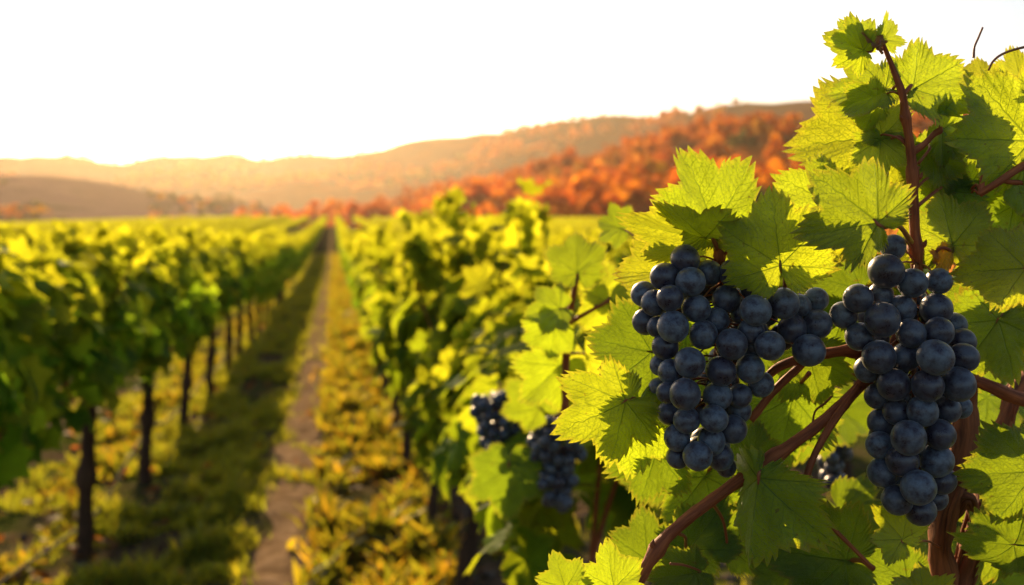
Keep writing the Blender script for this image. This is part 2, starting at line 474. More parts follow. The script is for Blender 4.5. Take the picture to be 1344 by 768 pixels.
def path_sheet():
    us = np.concatenate([np.linspace(0, 20, 180), np.linspace(20.4, 60, 90), np.linspace(62, FIELD_END, 40)])
    cs = np.linspace(-1, 1, 9)
    V = []
    for u in us:
        c = -0.24 + 0.07 * mnoise.noise(Vector((u * 0.45, 1, 0))) + 0.03 * mnoise.noise(Vector((u * 1.6, 5, 0)))
        wl = (0.17 if u < 14 else max(0.08, 0.17 - (u - 14) * 0.003)) + 0.10 * mnoise.noise(Vector((u * 2.2, 7, 0)))
        wr = (0.16 if u < 14 else max(0.08, 0.16 - (u - 14) * 0.003)) + 0.07 * mnoise.noise(Vector((u * 2.2, 17, 0)))
        for q in cs:
            v = c + (wl if q < 0 else wr) * q
            x, y = uv2xy(u, v)
            V.append((x, y, float(gz(u, v)) + 0.006 + 0.010 * (1 - q * q) - 0.0 + 0.006 * mnoise.noise(Vector((u * 6, v * 6, 0)))))
    n, k = len(us), len(cs)
    i = np.arange(n - 1)[:, None] * k + np.arange(k - 1)[None]
    Fq = np.stack([i, i + 1, i + k + 1, i + k], -1).reshape(-1, 4)
    return obj("path", mesh_np("path", V, Fq), M['path'])
tag(path_sheet(), "narrow trodden dirt path running straight between the vine rows", "path", kind="structure")

# ------------------------------------------------------------------ hills
def interp(tab, x):
    xs, ys = zip(*tab)
    return np.interp(x, xs, ys)

def hill(name, label, ridge, base, dist, mat, seed, rough, px_rng=(-1500, 2900), na=150, nr=36, prof=1.3):
    """a slope whose foot and crest lie at their own distances; it falls away again behind the crest"""
    pxs = np.linspace(px_rng[0], px_rng[1], na)
    V = []
    for px in pxs:
        tanA = (px - 672) / F
        d0, d1 = interp(base, px), interp(dist, px)
        zr = EYE + (HOR - interp(ridge, px)) / F * d1
        z0 = -7.0
        for j in range(nr):
            t = j / (nr - 9)
            if t <= 1:
                d = d0 + (d1 - d0) * t
                z = z0 + (zr - z0) * (t ** prof if prof != 1 else t) * (1.0)
                e = math.sin(min(t, 1) * math.pi * 0.5)
            else:
                s = (t - 1) / (8 / (nr - 9))
                d = d1 + 350 * s
                z = zr + (z0 - zr) * (s ** 1.6)
                e = 1 - s
            x = tanA * d
            nzv = mnoise.fractal(Vector((x * 0.006, d * 0.006, seed)), 1.0, 2.0, 5)
            V.append((x, d, z + rough * nzv * min(1, t * 2.5) * (1 if t <= 1 else e)))
    i = np.arange(na - 1)[:, None] * nr + np.arange(nr - 1)[None]
    Fq = np.stack([i, i + nr, i + nr + 1, i + 1], -1).reshape(-1, 4)
    V = np.array(V)
    o = obj(name, mesh_np(name, V, Fq), M[mat])
    tag(o, label, "hill", kind="structure")
    return V.reshape(na, nr, 3)

H_far = hill("hill", "far ridge along the bright skyline",
     [(-1500, 190), (-300, 203), (0, 205), (100, 204), (220, 211), (330, 208), (430, 206), (560, 186), (640, 172), (740, 157), (870, 141), (960, 140), (1080, 133), (1200, 116), (1344, 95), (1600, 70), (2900, 60)],
     [(-1500, 700), (300, 800), (700, 760), (1344, 600), (2900, 500)],
     [(-1500, 1500), (300, 1600), (700, 1350), (1344, 950), (2900, 900)], 'hill_far', 4.0, 17.0, na=260, nr=44)
H_wood = hill("hill", "wooded autumn slope rising towards the grapes",
     [(-1500, 330), (330, 318), (420, 290), (480, 272), (560, 253), (650, 234), (760, 210), (860, 193), (1000, 178), (1100, 172), (1344, 142), (1700, 140), (2900, 130)],
     [(-1500, 420), (440, 330), (700, 240), (1000, 215), (1344, 200), (2900, 190)],
     [(-1500, 800), (440, 650), (700, 560), (1000, 500), (1344, 480), (2900, 450)], 'hill_wood', 9.0, 6.0, na=220, nr=40, prof=1.0)
H_dry = hill("hill", "low dull meadow hill beyond the shaded rows",
     [(-1500, 190), (-400, 212), (0, 227), (60, 228), (130, 236), (200, 247), (300, 261), (370, 272), (430, 287), (480, 306), (560, 330), (2900, 340)],
     [(-1500, 230), (0, 250), (300, 290), (460, 330), (2900, 350)],
     [(-1500, 420), (0, 450), (300, 470), (460, 480), (2900, 480)], 'hill_dry', 2.0, 2.0, na=200, nr=36, prof=0.9)

# ------------------------------------------------------------------ trees on the hills
def crown_points(r, n, h, w, k=9):
    """leaf clumps gathered round a few boughs, with gaps between"""
    cs = [(r.normal(0, w * 0.42), r.normal(0, w * 0.42), h * r.uniform(0.35, 0.92)) for _ in range(k)]
    pts = []
    for _ in range(n):
        c = cs[r.integers(k)]
        d = r.normal(0, 1, 3); d /= np.linalg.norm(d)
        q = np.array(c) + d * r.uniform(0.5, 1.0) * np.array([w * 0.42, w * 0.42, h * 0.22])
        pts.append(q)
    return np.array(pts)

def quads_at(pts, size, r, tint):
    n = len(pts)
    a = r.normal(0, 1, (n, 3)); a /= np.linalg.norm(a, axis=1)[:, None]
    b = np.cross(a, r.normal(0, 1, (n, 3))); b /= np.linalg.norm(b, axis=1)[:, None]
    s = size * r.uniform(0.6, 1.3, (n, 1))
    V = np.stack([pts - a * s - b * s * 0.5, pts + a * s * 0.2 - b * s, pts + a * s + b * s * 0.4, pts - a * s * 0.3 + b * s], 1).reshape(-1, 3)
    Fq = np.arange(n * 4).reshape(n, 4)
    A = np.zeros((n * 4, 3)); A[:, 0] = tint; A[:, 1] = 0.5
    return V, Fq, A

tr = np.random.default_rng(77)
CROWNS = [crown_points(tr, 260, 1.0, 0.5) for _ in range(5)]
LOWC = [crown_points(tr, 46, 1.0, 0.55, 6) for _ in range(6)]

def hill_point(H, px, t):
    """on the facing slope of a hill, at azimuth px and fraction t of the way up"""
    na, nr = H.shape[:2]
    A = (H[:, 0, 0] / H[:, 0, 1]) * F + 672
    fi = np.clip(np.interp(px, A, np.arange(na)), 0, na - 1.001)
    fj = np.clip(t * (nr - 9), 0, nr - 1.001)
    i, j = int(fi), int(fj); a, b = fi - i, fj - j
    return (H[i, j] * (1 - a) * (1 - b) + H[i + 1, j] * a * (1 - b) + H[i, j + 1] * (1 - a) * b + H[i + 1, j + 1] * a * b)

def autumn_tree(p, h, w, tint, seed, label, group=None):
    r = np.random.default_rng(seed)
    root = thing("autumn_tree", label, "tree", p, group)
    g = Geo(4)
    tube(g, [(0, 0, -0.4), (0.02 * h, 0, h * 0.2), (0, 0.02 * h, h * 0.5), (0.03 * h, 0, h * 0.8)], [h * 0.035, h * 0.026, h * 0.016, h * 0.005], 6, 3)
    for _ in range(5):
        a = r.uniform(0, 6.28); z0 = h * r.uniform(0.25, 0.5)
        tube(g, [(0, 0, z0), (math.cos(a) * w * 0.2, math.sin(a) * w * 0.2, z0 + h * 0.1), (math.cos(a) * w * 0.42, math.sin(a) * w * 0.42, z0 + h * 0.25)], [h * 0.014, h * 0.009, h * 0.003], 5, 3)
    obj("trunk", g.mesh("trunk"), M['tree_bark'], root)
    pts = crown_points(r, 420, h, w, 11)
    V, Fq, A = quads_at(pts, 0.062 * h, r, tint)
    A[:, 0] = np.clip(tint + np.repeat(r.normal(0, 0.04, len(pts)), 4), 0, 1)
    obj("crown", mesh_np("crown", V, Fq, {"luv": A}, False), M['autumn'], root)
    return root

# the trees one can tell apart along the foot of the wood
named = [(757, 0.02, 14.0, 17.0, 0.30, "broad domed orange tree standing out at the foot of the wood"),
         (690, 0.03, 9.5, 8.0, 0.10, "red-orange round tree just beside the broad domed orange tree, nearer the path"),
         (833, 0.02, 9.5, 6.0, 0.25, "narrow bright orange tree behind the tall upright vine leaf"),
         (640, 0.02, 8.0, 8.0, 0.45, "low rusty tree rising over the tips of the sunlit vine row"),
         (885, 0.04, 9.0, 9.0, 0.58, "dark red-brown tree behind the upright folded vine leaf"),
         (505, 0.05, 10.0, 10.0, 0.15, "orange tree at the far end of the vine rows, at the wood's lower corner"),
         (560, 0.05, 9.0, 10.0, 0.62, "dark rusty tree at the wood's edge between the path's end and the tall vine shoots")]
for i, (px, t, h, w, tint, lab) in enumerate(named):
    autumn_tree(hill_point(H_wood, px, t), h, w, tint, 300 + i, lab)
for i in range(34):
    px = RND.uniform(470, 1090); t = RND.uniform(0.05, 0.4)
    autumn_tree(hill_point(H_wood, px, t), RND.uniform(7, 11), RND.uniform(7, 11), RND.choice([0.05, 0.2, 0.3, 0.35, 0.5, 0.62, 0.78, 0.95]), 400 + i,
                "blurred autumn tree among many on the lower orange slope", "autumn trees on the lower slope")

def woodland(name, label, spots):
    g = Geo(4)
    for (p, h, w, tint) in spots:
        pts = LOWC[tr.integers(6)] * np.array([w / 0.55 * 0.5, w / 0.55 * 0.5, h]) + p
        V, Fq, A = quads_at(pts, 0.17 * h, tr, tint)
        g.add(V, Fq, A)
    o = obj(name, g.mesh(name, False), M['autumn'])
    return tag(o, label, "woodland", kind="stuff")
spots = []
for i in range(2600):
    px = tr.uniform(330, 1900); t = tr.uniform(0.02, 1.08)
    p = hill_point(H_wood, px, t)
    nv = mnoise.noise(Vector((p[0] * 0.018, p[1] * 0.012, 0)))
    if nv < -0.20 + 0.22 * t + 0.12 * math.sin(t * 19 + px * 0.006): continue
    kind = mnoise.noise(Vector((p[0] * 0.02, p[1] * 0.02, 9)))
    tint = np.clip(0.35 + kind * 1.0 + tr.normal(0, 0.12), 0, 1)
    h = tr.uniform(6, 13) * (1.25 if t < 0.3 else 1.05 - 0.4 * t)
    spots.append((p, h, h * tr.uniform(0.9, 1.6), tint))
woodland("autumn_woodland", "orange and rusty autumn wood covering the slope", spots)
spots = []
for i in range(3600):
    px = tr.uniform(-250, 1900); t = tr.uniform(0.35, 1.02) if px > 450 else tr.uniform(0.55, 1.02)
    p = hill_point(H_far, px, t)
    nv = mnoise.noise(Vector((p[0] * 0.006, p[1] * 0.006, 5)))
    if nv < 0.0 + 0.1 * math.sin(t * 16 + px * 0.004) and t < 0.97: continue
    if t >= 0.97 and nv < -0.1: continue
    tint = np.clip(0.5 + 0.8 * mnoise.noise(Vector((p[0] * 0.008, p[1] * 0.008, 1))) + tr.normal(0, 0.18), 0, 1)
    if px > 620 and t < 0.9 and nv > 0.12: tint = np.clip(0.2 + tr.normal(0, 0.12), 0, 1)
    h = tr.uniform(6, 12) * (1.3 if px > 620 else 1) * (0.5 if t > 0.9 else 1)
    spots.append((p, h, h * tr.uniform(0.9, 1.5), tint))
woodland("far_woodland", "dark scattered wood along the far ridge", spots)
spots = []
for i in range(420):
    px = tr.uniform(-200, 470); t = tr.uniform(0.02, 1.0)
    p = hill_point(H_dry, px, t)
    if mnoise.noise(Vector((p[0] * 0.02, p[1] * 0.012, 2))) < 0.05 and t > 0.12: continue
    h = tr.uniform(1.4, 3.4)
    spots.append((p, h, h * tr.uniform(1.3, 2.4), tr.choice([0.93, 1.0, 0.97, 0.3, 0.8]) if t > 0.1 else tr.choice([0.1, 0.35, 0.5])))
woodland("hillside_scrub", "sparse scrub and hedge lines on the dull meadow hill", spots)

# ------------------------------------------------------------------ vine leaves
LOBE = 50.0
def leaf_outline(r, teeth=7, depth=0.2, env=None, tooth=0.085, slim=1.0):
    """margin of a five lobed, coarsely toothed vine leaf: list of (angle in degrees, radius)"""
    env = env or [(0, 1.0), (25, 0.93), (50, 0.88), (75, 0.78), (100, 0.70), (125, 0.60), (150, 0.52), (165, 0.42), (174, 0.16)]
    xs, ys = zip(*env)
    lf = [r.uniform(0.86, 1.12) for _ in range(5)]
    def base(th):
        return base0(th) * np.interp(th, [-100, -50, 0, 50, 100], lf)
    def base0(th):
        a = abs(th)
        al = min(abs(a - k * LOBE) for k in (0, 1, 2))
        al = min(al, 25)
        lob = 1 - depth * (al / 25) ** 2.0 if a < 125 else 1 - depth * 0.6
        return np.interp(a, xs, ys) * lob
    bounds = [-174.0]
    nt = int(round(2 * 174 / LOBE * teeth))
    st = 2 * 174.0 / nt
    w = np.array([st * r.uniform(0.65, 1.35) for _ in range(nt)]); w *= 2 * 174.0 / w.sum()
    ang = np.concatenate([[-174.0], -174.0 + np.cumsum(w)])
    out = []
    for i in range(nt):
        a0, a1 = ang[i], ang[i + 1]
        am = (a0 + a1) / 2
        lobe = max(-2, min(2, round(am / LOBE))) * LOBE
        near = math.exp(-((am - lobe) / 13.0) ** 2)
        toward = np.sign(lobe - am) * min(abs(lobe - am), 0.32 * (a1 - a0))
        tip = am + toward
        amp = tooth * r.uniform(0.65, 1.25) * (0.75 + 0.75 * near)
        if abs(am) > 160: amp *= 0.3
        b0 = base(a0); bm = base(tip) + amp; b1 = base(a1)
        out.append((a0, b0))
        out.append((a0 + (tip - a0) * 0.55, b0 + (bm - b0) * 0.62))
        out.append((tip, bm))
        out.append((tip + (a1 - tip) * 0.5, bm + (b1 - bm) * 0.62))
    out.append((ang[-1], base(ang[-1])))
    return out

def leaf_mesh(seed, teeth=7, rings=9, depth=0.2, fold=0.15, curl=0.15, wave=0.05, droop=0.15, pillow=0.02, side=0.0, tooth=0.085, env=None, pleat=0.012):
    """triangles of one leaf, base at the origin, tip along +Y, upper face +Z, length 1"""
    r = random.Random(seed)
    ol = leaf_outline(r, teeth, depth, env, tooth)
    n = len(ol)
    ph = r.uniform(0, 6.28); ph2 = r.uniform(0, 6.28)
    V = [(0, 0, 0)]; A = [(0, 0, 0)]
    for k in range(1, rings + 1):
        rho = (k / rings) ** 0.9
        for jj, (th, rad) in enumerate(ol):
            t = math.radians(th)
            # inner rings lose the teeth
            rr = rad * rho
            x, y = math.sin(t) * rr, math.cos(t) * rr
            al = min(abs(abs(th) - q * LOBE) for q in (0, 1, 2)); al = min(al, 25) / 25
            z = 0.0
            z += fold * abs(x) + side * x
            z -= curl * (x * x * 1.2 + y * y * 0.5)
            z -= droop * max(0, y) ** 2
            z += pillow * math.sin(al * math.pi / 2) * math.sin(min(1, rho * 1.2) * math.pi)
            z += 0.012 * pillow / 0.02 * math.sin(rr * 30 + ph2) * al * rho
            z += pleat * rho ** 3 * (1 if jj % 4 == 2 else -0.6 if jj % 4 == 0 else 0.2)
            z += wave * rho ** 2.2 * (math.sin(t * 3 + ph) + 0.7 * math.sin(t * 7 + ph2) + 0.3 * math.sin(t * 13 + ph))
            V.append((x, y, z)); A.append((x, y, rho))
    T = []
    for j in range(n - 1):
        T.append((0, 1 + j + 1, 1 + j))
    for k in range(rings - 1):
        a = 1 + k * n; b = a + n
        for j in range(n - 1):
            T.append((a + j, a + j + 1, b + j + 1)); T.append((a + j, b + j + 1, b + j))
    return np.array(V, float), np.array(T), np.array(A, float)

def low_leaf(seed, mid=False):
    if mid:
        return leaf_mesh(seed, teeth=3, rings=3, depth=0.26, fold=0.2, curl=0.25, wave=0.06, droop=0.2, tooth=0.10)
    # ten cornered lobed leaf, folded along its midrib
    pts = [(0, 0), (-0.22, -0.30), (-0.62, -0.12), (-0.52, 0.16), (-0.72, 0.52), (-0.34, 0.60), (0, 1.0), (0.34, 0.60), (0.72, 0.52), (0.52, 0.16), (0.62, -0.12), (0.22, -0.30), (0, 0.42)]
    V = np.array([(x, y, 0.22 * abs(x) - 0.25 * y * y - 0.2 * x * x) for x, y in pts], float)
    ring = list(range(0, 12))
    T = [(12, ring[(j + 1) % 12], ring[j]) for j in range(12)]
    A = np.array([(x, y, 0.3 if (x, y) in ((0, 0), (0, 0.42)) else 1.0) for x, y in pts], float)
    return V, np.array(T), A

def frames(n, r, outward, hang=0.6, spread=0.55):
    """random leaf frames: upper face roughly along 'outward', tip hanging down"""
    nn = outward + r.normal(0, spread, (n, 3)) + np.array([0, 0, 0.35]); nn /= np.linalg.norm(nn, axis=1)[:, None]
    tip = np.array([0, 0, -hang]) + r.normal(0, 0.55, (n, 3))
    tip = tip - nn * np.sum(tip * nn, 1)[:, None]; tip /= np.linalg.norm(tip, axis=1)[:, None] + 1e-9
    xx = np.cross(tip, nn)
    return np.stack([xx, tip, nn], 1)      # rows: leaf x, y, z

def scatter(g, tmpl, pts, Fr, sizes):
    V, T, A = tmpl
    n, m = len(pts), len(V)
    W = np.einsum('nij,mi->nmj', Fr, V) if False else np.einsum('mi,nij->nmj', V, Fr)
    W = W * sizes[:, None, None] + pts[:, None, :]
    Fc = (T[None] + (np.arange(n) * m)[:, None, None]).reshape(-1, 3)
    g.add(W.reshape(-1, 3), Fc, np.tile(A, (n, 1)))

LOW = [low_leaf(i) for i in range(1)]
MID = [low_leaf(40 + i, True) for i in range(5)]

def foliage(seed, n, tmpls, half_u=0.9, half_v=0.27, z0=0.85, z1=1.47, size=(0.075, 0.12), shoots=7, shoot_h=0.16, wob=0.6, shf=0.16, cols=()):
    """leaves of one vine in the rows' axes: u along x, v along y"""
    r = np.random.default_rng(seed)
    g = Geo(3)
    n_sh = int(n * shf)
    u = r.uniform(-half_u, half_u, n - n_sh)
    zz = r.uniform(0, 1, n - n_sh) ** 0.85
    # the hanging curtain is uneven: bulges and hollows along the row
    bulge = np.array([mnoise.noise(Vector((a * 2.2, b * 2.6, seed * 3.7))) for a, b in zip(u, zz)])
    sgn = np.where(r.uniform(0, 1, n - n_sh) < 0.5, -1, 1)
    shell = r.uniform(0.35, 1.0, n - n_sh) ** 0.6
    prof = 0.65 + 0.45 * np.sin(np.clip(zz, 0, 1) * math.pi) - 0.25 * zz
    v = sgn * half_v * shell * prof * (1 + wob * bulge)
    low = 0.10 * np.array([mnoise.noise(Vector((a * 3.1, 4.4, seed))) for a in u])
    z = z0 + low * 1.4 * (1 - zz) + (z1 - z0) * zz + 0.05 * bulge
    pts = np.stack([u, v, z], 1)
    outw = np.stack([np.zeros_like(u), sgn * (1 - 0.5 * zz), 0.15 + 0.8 * zz ** 3], 1)
    Fr = frames(len(pts), r, outw)
    su = r.uniform(-half_u, half_u, shoots); sv = r.normal(0, half_v * 0.45, shoots); sh = r.uniform(0.35, 1.0, shoots) * shoot_h
    k = r.integers(0, shoots, n_sh); f = r.uniform(0, 1, n_sh)
    lean = r.normal(0, 0.35, (shoots, 2))
    sp = np.stack([su[k] + lean[k, 0] * f * sh[k] + r.normal(0, 0.035, n_sh), sv[k] + lean[k, 1] * f * sh[k] + r.normal(0, 0.035, n_sh), z1 - 0.05 + f * (sh[k] + 0.05)], 1)
    Fs = frames(n_sh, r, r.normal(0, 1, (n_sh, 3)), 0.2)
    pts = np.vstack([pts, sp]); Fr = np.concatenate([Fr, Fs])
    sz = r.uniform(size[0], size[1], len(pts)); sz[-n_sh:] *= np.interp(f, [0, 1], [0.95, 0.6])
    idx = r.integers(0, len(tmpls), len(pts))
    for i, t in enumerate(tmpls):
        s = idx == i
        if s.any(): scatter(g, t, pts[s], Fr[s], sz[s])
    stems = [(su[i], sv[i], sh[i], lean[i]) for i in range(shoots)]
    # tall upright shoots standing out of the row
    for (cu, cv, zt, m, wd) in cols:
        f = r.uniform(0, 1, m)
        p = np.stack([cu + r.normal(0, wd, m) * (1.1 - 0.75 * f), cv + r.normal(0, wd, m) * (1.1 - 0.75 * f), z1 - 0.12 + f * (zt - z1 + 0.12)], 1)
        ii = r.integers(0, len(tmpls), m); Fq = frames(m, r, r.normal(0, 1, (m, 3)), 0.1); sz = r.uniform(0.06, 0.095, m) * (1.05 - 0.45 * f)
        for i, t in enumerate(tmpls):
            q = ii == i
            if q.any(): scatter(g, t, p[q], Fq[q], sz[q])
        stems.append((cu, cv, zt - 1.44, np.zeros(2)))
    return g, stems

def wood(seed, stems, thick=1.0):
    """trunk with its two arms and the upright canes, in the rows' axes"""
    r = random.Random(seed)
    g = Geo(4)
    w = lambda a: r.uniform(-a, a)
    top = (w(0.03), w(0.02), 0.80)
    tube(g, [(w(0.02), w(0.02), -0.08), (w(0.02), w(0.02), 0.08), (w(0.035), w(0.025), 0.3), (w(0.035), w(0.03), 0.55), top],
         [0.042 * thick, 0.032 * thick, 0.027 * thick, 0.026 * thick, 0.030 * thick], 9, 6, 0.35, (0.55,), 22)
    arm = Geo(4)
    for s in (-1, 1):
        tube(arm, [(top[0], top[1], 0.76), (top[0] + s * 0.12, w(0.02), 0.83), (top[0] + s * 0.5, w(0.03), 0.85 + w(0.02)), (top[0] + s * 0.85, w(0.03), 0.85)],
             [0.024 * thick, 0.018 * thick, 0.014 * thick, 0.008 * thick], 7, 4, 0.3, (), 40)
    for (su, sv, sh, ln) in stems:
        zt = 1.42 + sh
        tube(arm, [(su * 0.9, 0, 0.85), (su * 0.95, sv * 0.4, 1.1), (su, sv, 1.40), (su + ln[0] * sh, sv + ln[1] * sh, zt)], [0.0055, 0.005, 0.004, 0.002], 5, 3)
    return g.mesh("trunk"), arm.mesh("cane")

ROT = math.atan2(UD.y, UD.x)
GAP = 2.5
LV, RV = -1.20, 0.50

FOL, WD = [], []
for i in range(6):
    g, st = foliage(100 + i, 620, LOW)
    FOL.append(g.mesh("foliage")); WD.append(wood(200 + i, st, 1.25))
FOLF, WDF = [], []
for i in range(4):
    g, st = foliage(140 + i, 260, LOW, size=(0.10, 0.16), shoots=5, half_v=0.22, z0=0.60)
    FOLF.append(g.mesh("foliage"))
for me in FOL + FOLF: me.materials.append(M['foliage_far'])

def vine(u, v, label, group, fol, wd, flip=False, zs=1.0, su=1.0):
    root = thing("grapevine", label, "grapevine", uvp(u, v), group)
    root.rotation_euler = (0, 0, ROT + (math.pi if flip else 0))
    root.scale = (su, 1, zs)
    obj("foliage", fol, M['foliage_far'], root)
    if wd:
        obj("trunk", wd[0], M['trunk'], root)
        obj("cane", wd[1], M['cane'], root)
    return root

# the shaded row along the path: its trunks stand where one can count them
left_u = [0.2, 1.95, 3.6, 5.3, 6.85, 8.75, 10.4, 12.1, 13.8]
left_lab = {3.6: "shaded grapevine nearest in the row beyond the path, only its leaves in view",
            5.3: "dark bare-trunked grapevine with the lowest, thickest trunk of the shaded row",
            6.85: "shaded grapevine with the second trunk along the row, beside the drip hose",
            8.75: "shaded grapevine with the third dark trunk along the row beyond the path",
            10.4: "shaded grapevine with the fourth trunk along the row, thinner and slightly tilted",
            12.1: "shaded grapevine with the fifth trunk along the row beyond the path",
            13.8: "shaded grapevine with the sixth trunk, the last one standing clear of the others"}
vines_far = []
for i, u in enumerate(left_u):
    if u < 3: continue
    vine(u, LV, left_lab[u], "grapevines of the shaded row", FOL[i % 6], WD[i % 6], i % 2 == 1, 1.02)
u = 15.4
cand = []
while u < FIELD_END:
    cand.append((u, LV)); u += 1.65
for k in range(1, 60):
    u = 1.0 + RND.uniform(0, 1)
    while u < FIELD_END:
        cand.append((u, LV - GAP * k)); u += 1.65
u = 10.1
while u < FIELD_END:
    cand.append((u, RV)); u += 1.65
for k in range(1, 34):
    u = 0.5 + RND.uniform(0, 1)
    while u < FIELD_END:
        cand.append((u, RV + GAP * k)); u += 1.65
seen = []
for (u, v) in cand:
    x, y = uv2xy(u, v)
    if y < 1.0: continue
    px = 672 + x / y * F
    if px < -260 or px > 1500: continue
    if v > RV + 0.1 and px < 380: continue
    dd = math.hypot(x, y)
    # rows behind the sharp vine or behind several other rows show less
    eff = dd * (1.0 if abs(v - LV) < .1 or abs(v - RV) < .1 else 1.5) * (2.2 if px > 820 and v > RV + 2 else 1.0)
    seen.append((eff, dd, u, v, px))
seen.sort()
solo, mass = seen[:270], seen[270:]
for i, (eff, dd, u, v, px) in enumerate(solo):
    if abs(v - LV) < 0.1:
        lab, grp = "grapevine of the shaded row where its trunks merge towards the path's far end", "grapevines of the shaded row"
    elif abs(v - RV) < 0.1:
        lab, grp = "sunlit grapevine further along the row beside the trodden path", "grapevines of the sunlit row"
    elif v < LV:
        lab, grp = "grapevine in the rows behind the shaded row, only its lit top showing", "grapevines behind the shaded row"
    else:
        lab, grp = "grapevine in the rows behind the sharp grape bunches", "grapevines behind the sunlit row"
    far = dd > (13 if abs(v - LV) < .1 else 20)
    vine(u + RND.uniform(-.05, .05), v, lab, grp, FOLF[i % 4] if far else FOL[i % 6], WD[i % 6] if dd < 26 else None, i % 2 == 0, RND.uniform(0.97, 1.05) * (0.92 if dd > 16 and v < LV - 1 else 1))

g = Geo(3)
rm = np.random.default_rng(9)
lod = []
for i in range(4):
    r4, _ = foliage(180 + i, 70, [low_leaf(0)], size=(0.17, 0.26), shoots=4, shoot_h=0.1, half_v=0.2, z1=1.35)
    lod.append((np.vstack(r4.V), np.vstack(r4.F), np.vstack(r4.A)))
c_, s_ = math.cos(ROT), math.sin(ROT)
for (eff, dd, u, v, px) in mass:
    V, Fc, A = lod[rm.integers(4)]
    p = uvp(u, v)
    W = np.stack([V[:, 0] * c_ - V[:, 1] * s_ + p.x, V[:, 0] * s_ + V[:, 1] * c_ + p.y, V[:, 2] + p.z], 1)
    g.add(W, Fc, A)
if g.V:
    tag(obj("distant_vines", g.mesh("distant_vines"), M['foliage_far']), "far vine rows running together up the field", "vineyard", kind="stuff")

# ------------------------------------------------------------------ the sunlit row next to the sharp vine
def near_vine(u, label, seed, n, kw, thick=1.0):
    g, st = foliage(seed, n, MID, **kw)
    root = thing("grapevine", label, "grapevine", uvp(u, RV), "grapevines of the sunlit row")
    root.rotation_euler = (0, 0, ROT)
    obj("foliage", g.mesh("foliage"), M['foliage'], root)
    t, c = wood(seed + 5, st, thick)
    obj("trunk", t, M['trunk'], root); obj("cane", c, M['cane'], root)
    return root
near_vine(2.35, "blurred grapevine right beside the sharp grape bunches, two dark bunches hanging in it", 61, 330,
          dict(cols=[(0.42, 0.0, 1.70, 34, 0.07)], half_u=0.72, half_v=0.22, z0=1.06, z1=1.44, shoots=5, shoot_h=0.14, size=(0.07, 0.105)))
near_vine(3.85, "sunlit grapevine with the tallest shoots rising above the field's edge", 62, 520,
          dict(cols=[(-0.42, 0.0, 1.66, 30, 0.07), (0.72, 0.0, 1.80, 70, 0.10), (0.25, -0.05, 1.64, 26, 0.07)], half_u=0.72, half_v=0.25, z0=0.84, z1=1.48, shoots=12, shoot_h=0.32, shf=0.32, size=(0.07, 0.11)))
near_vine(5.3, "sunlit grapevine with shorter shoots, second behind the sharp bunches", 63, 520,
          dict(cols=[(-0.3, 0.0, 1.72, 40, 0.09), (0.5, 0.0, 1.66, 34, 0.08)], half_u=0.78, half_v=0.25, z0=0.84, z1=1.50, shoots=8, shoot_h=0.24, shf=0.25, size=(0.07, 0.115)))
near_vine(6.9, "sunlit grapevine whose shadowed trunk stands clear above the yellow weeds", 64, 520,
          dict(half_u=0.84, half_v=0.25, z0=0.84, z1=1.48, shoots=7, shoot_h=0.16, size=(0.075, 0.12)))
near_vine(8.5, "sunlit grapevine next beyond the clear shadowed trunk", 65, 520,
          dict(half_u=0.84, half_v=0.25, z0=0.84, z1=1.48, shoots=7, shoot_h=0.14, size=(0.075, 0.12)))

# ------------------------------------------------------------------ grass, weeds, stones, hose
def blades(n, uv_fn, h_rng, w_rng, r, lean=0.6, broad=False):
    u, v = uv_fn(n)
    x, y = uv2xy(u, v)
    z = gz(u, v) - 0.005
    h = r.uniform(h_rng[0], h_rng[1], n); w = r.uniform(w_rng[0], w_rng[1], n)
    # clumps: height follows a patchy field
    pat = np.array([mnoise.noise(Vector((a * 3.6, b * 4.6, 8))) for a, b in zip(u, v)])
    h *= np.clip(0.65 + 1.4 * pat, 0.2, 1.9)
    a = r.uniform(0, 2 * math.pi, n); ld = r.uniform(0, 2 * math.pi, n); l = r.uniform(0.1, lean, n) * h
    dx, dy = np.cos(a) * w, np.sin(a) * w
    lx, ly = np.cos(ld) * l, np.sin(ld) * l
    V = np.zeros((n, 5, 3))
    wm = 1.5 if broad else 0.8
    V[:, 0] = np.stack([x - dx * .6, y - dy * .6, z], 1); V[:, 1] = np.stack([x + dx * .6, y + dy * .6, z], 1)
    V[:, 2] = np.stack([x + lx * .4 + dx * wm, y + ly * .4 + dy * wm, z + h * .6], 1)
    V[:, 3] = np.stack([x + lx * .4 - dx * wm, y + ly * .4 - dy * wm, z + h * .6], 1)
    V[:, 4] = np.stack([x + lx * 1.2, y + ly * 1.2, z + h], 1)
    T = np.array([(0, 1, 2), (0, 2, 3), (3, 2, 4)])
    Fc = (T[None] + (np.arange(n) * 5)[:, None, None]).reshape(-1, 3)
    return V.reshape(-1, 3), Fc

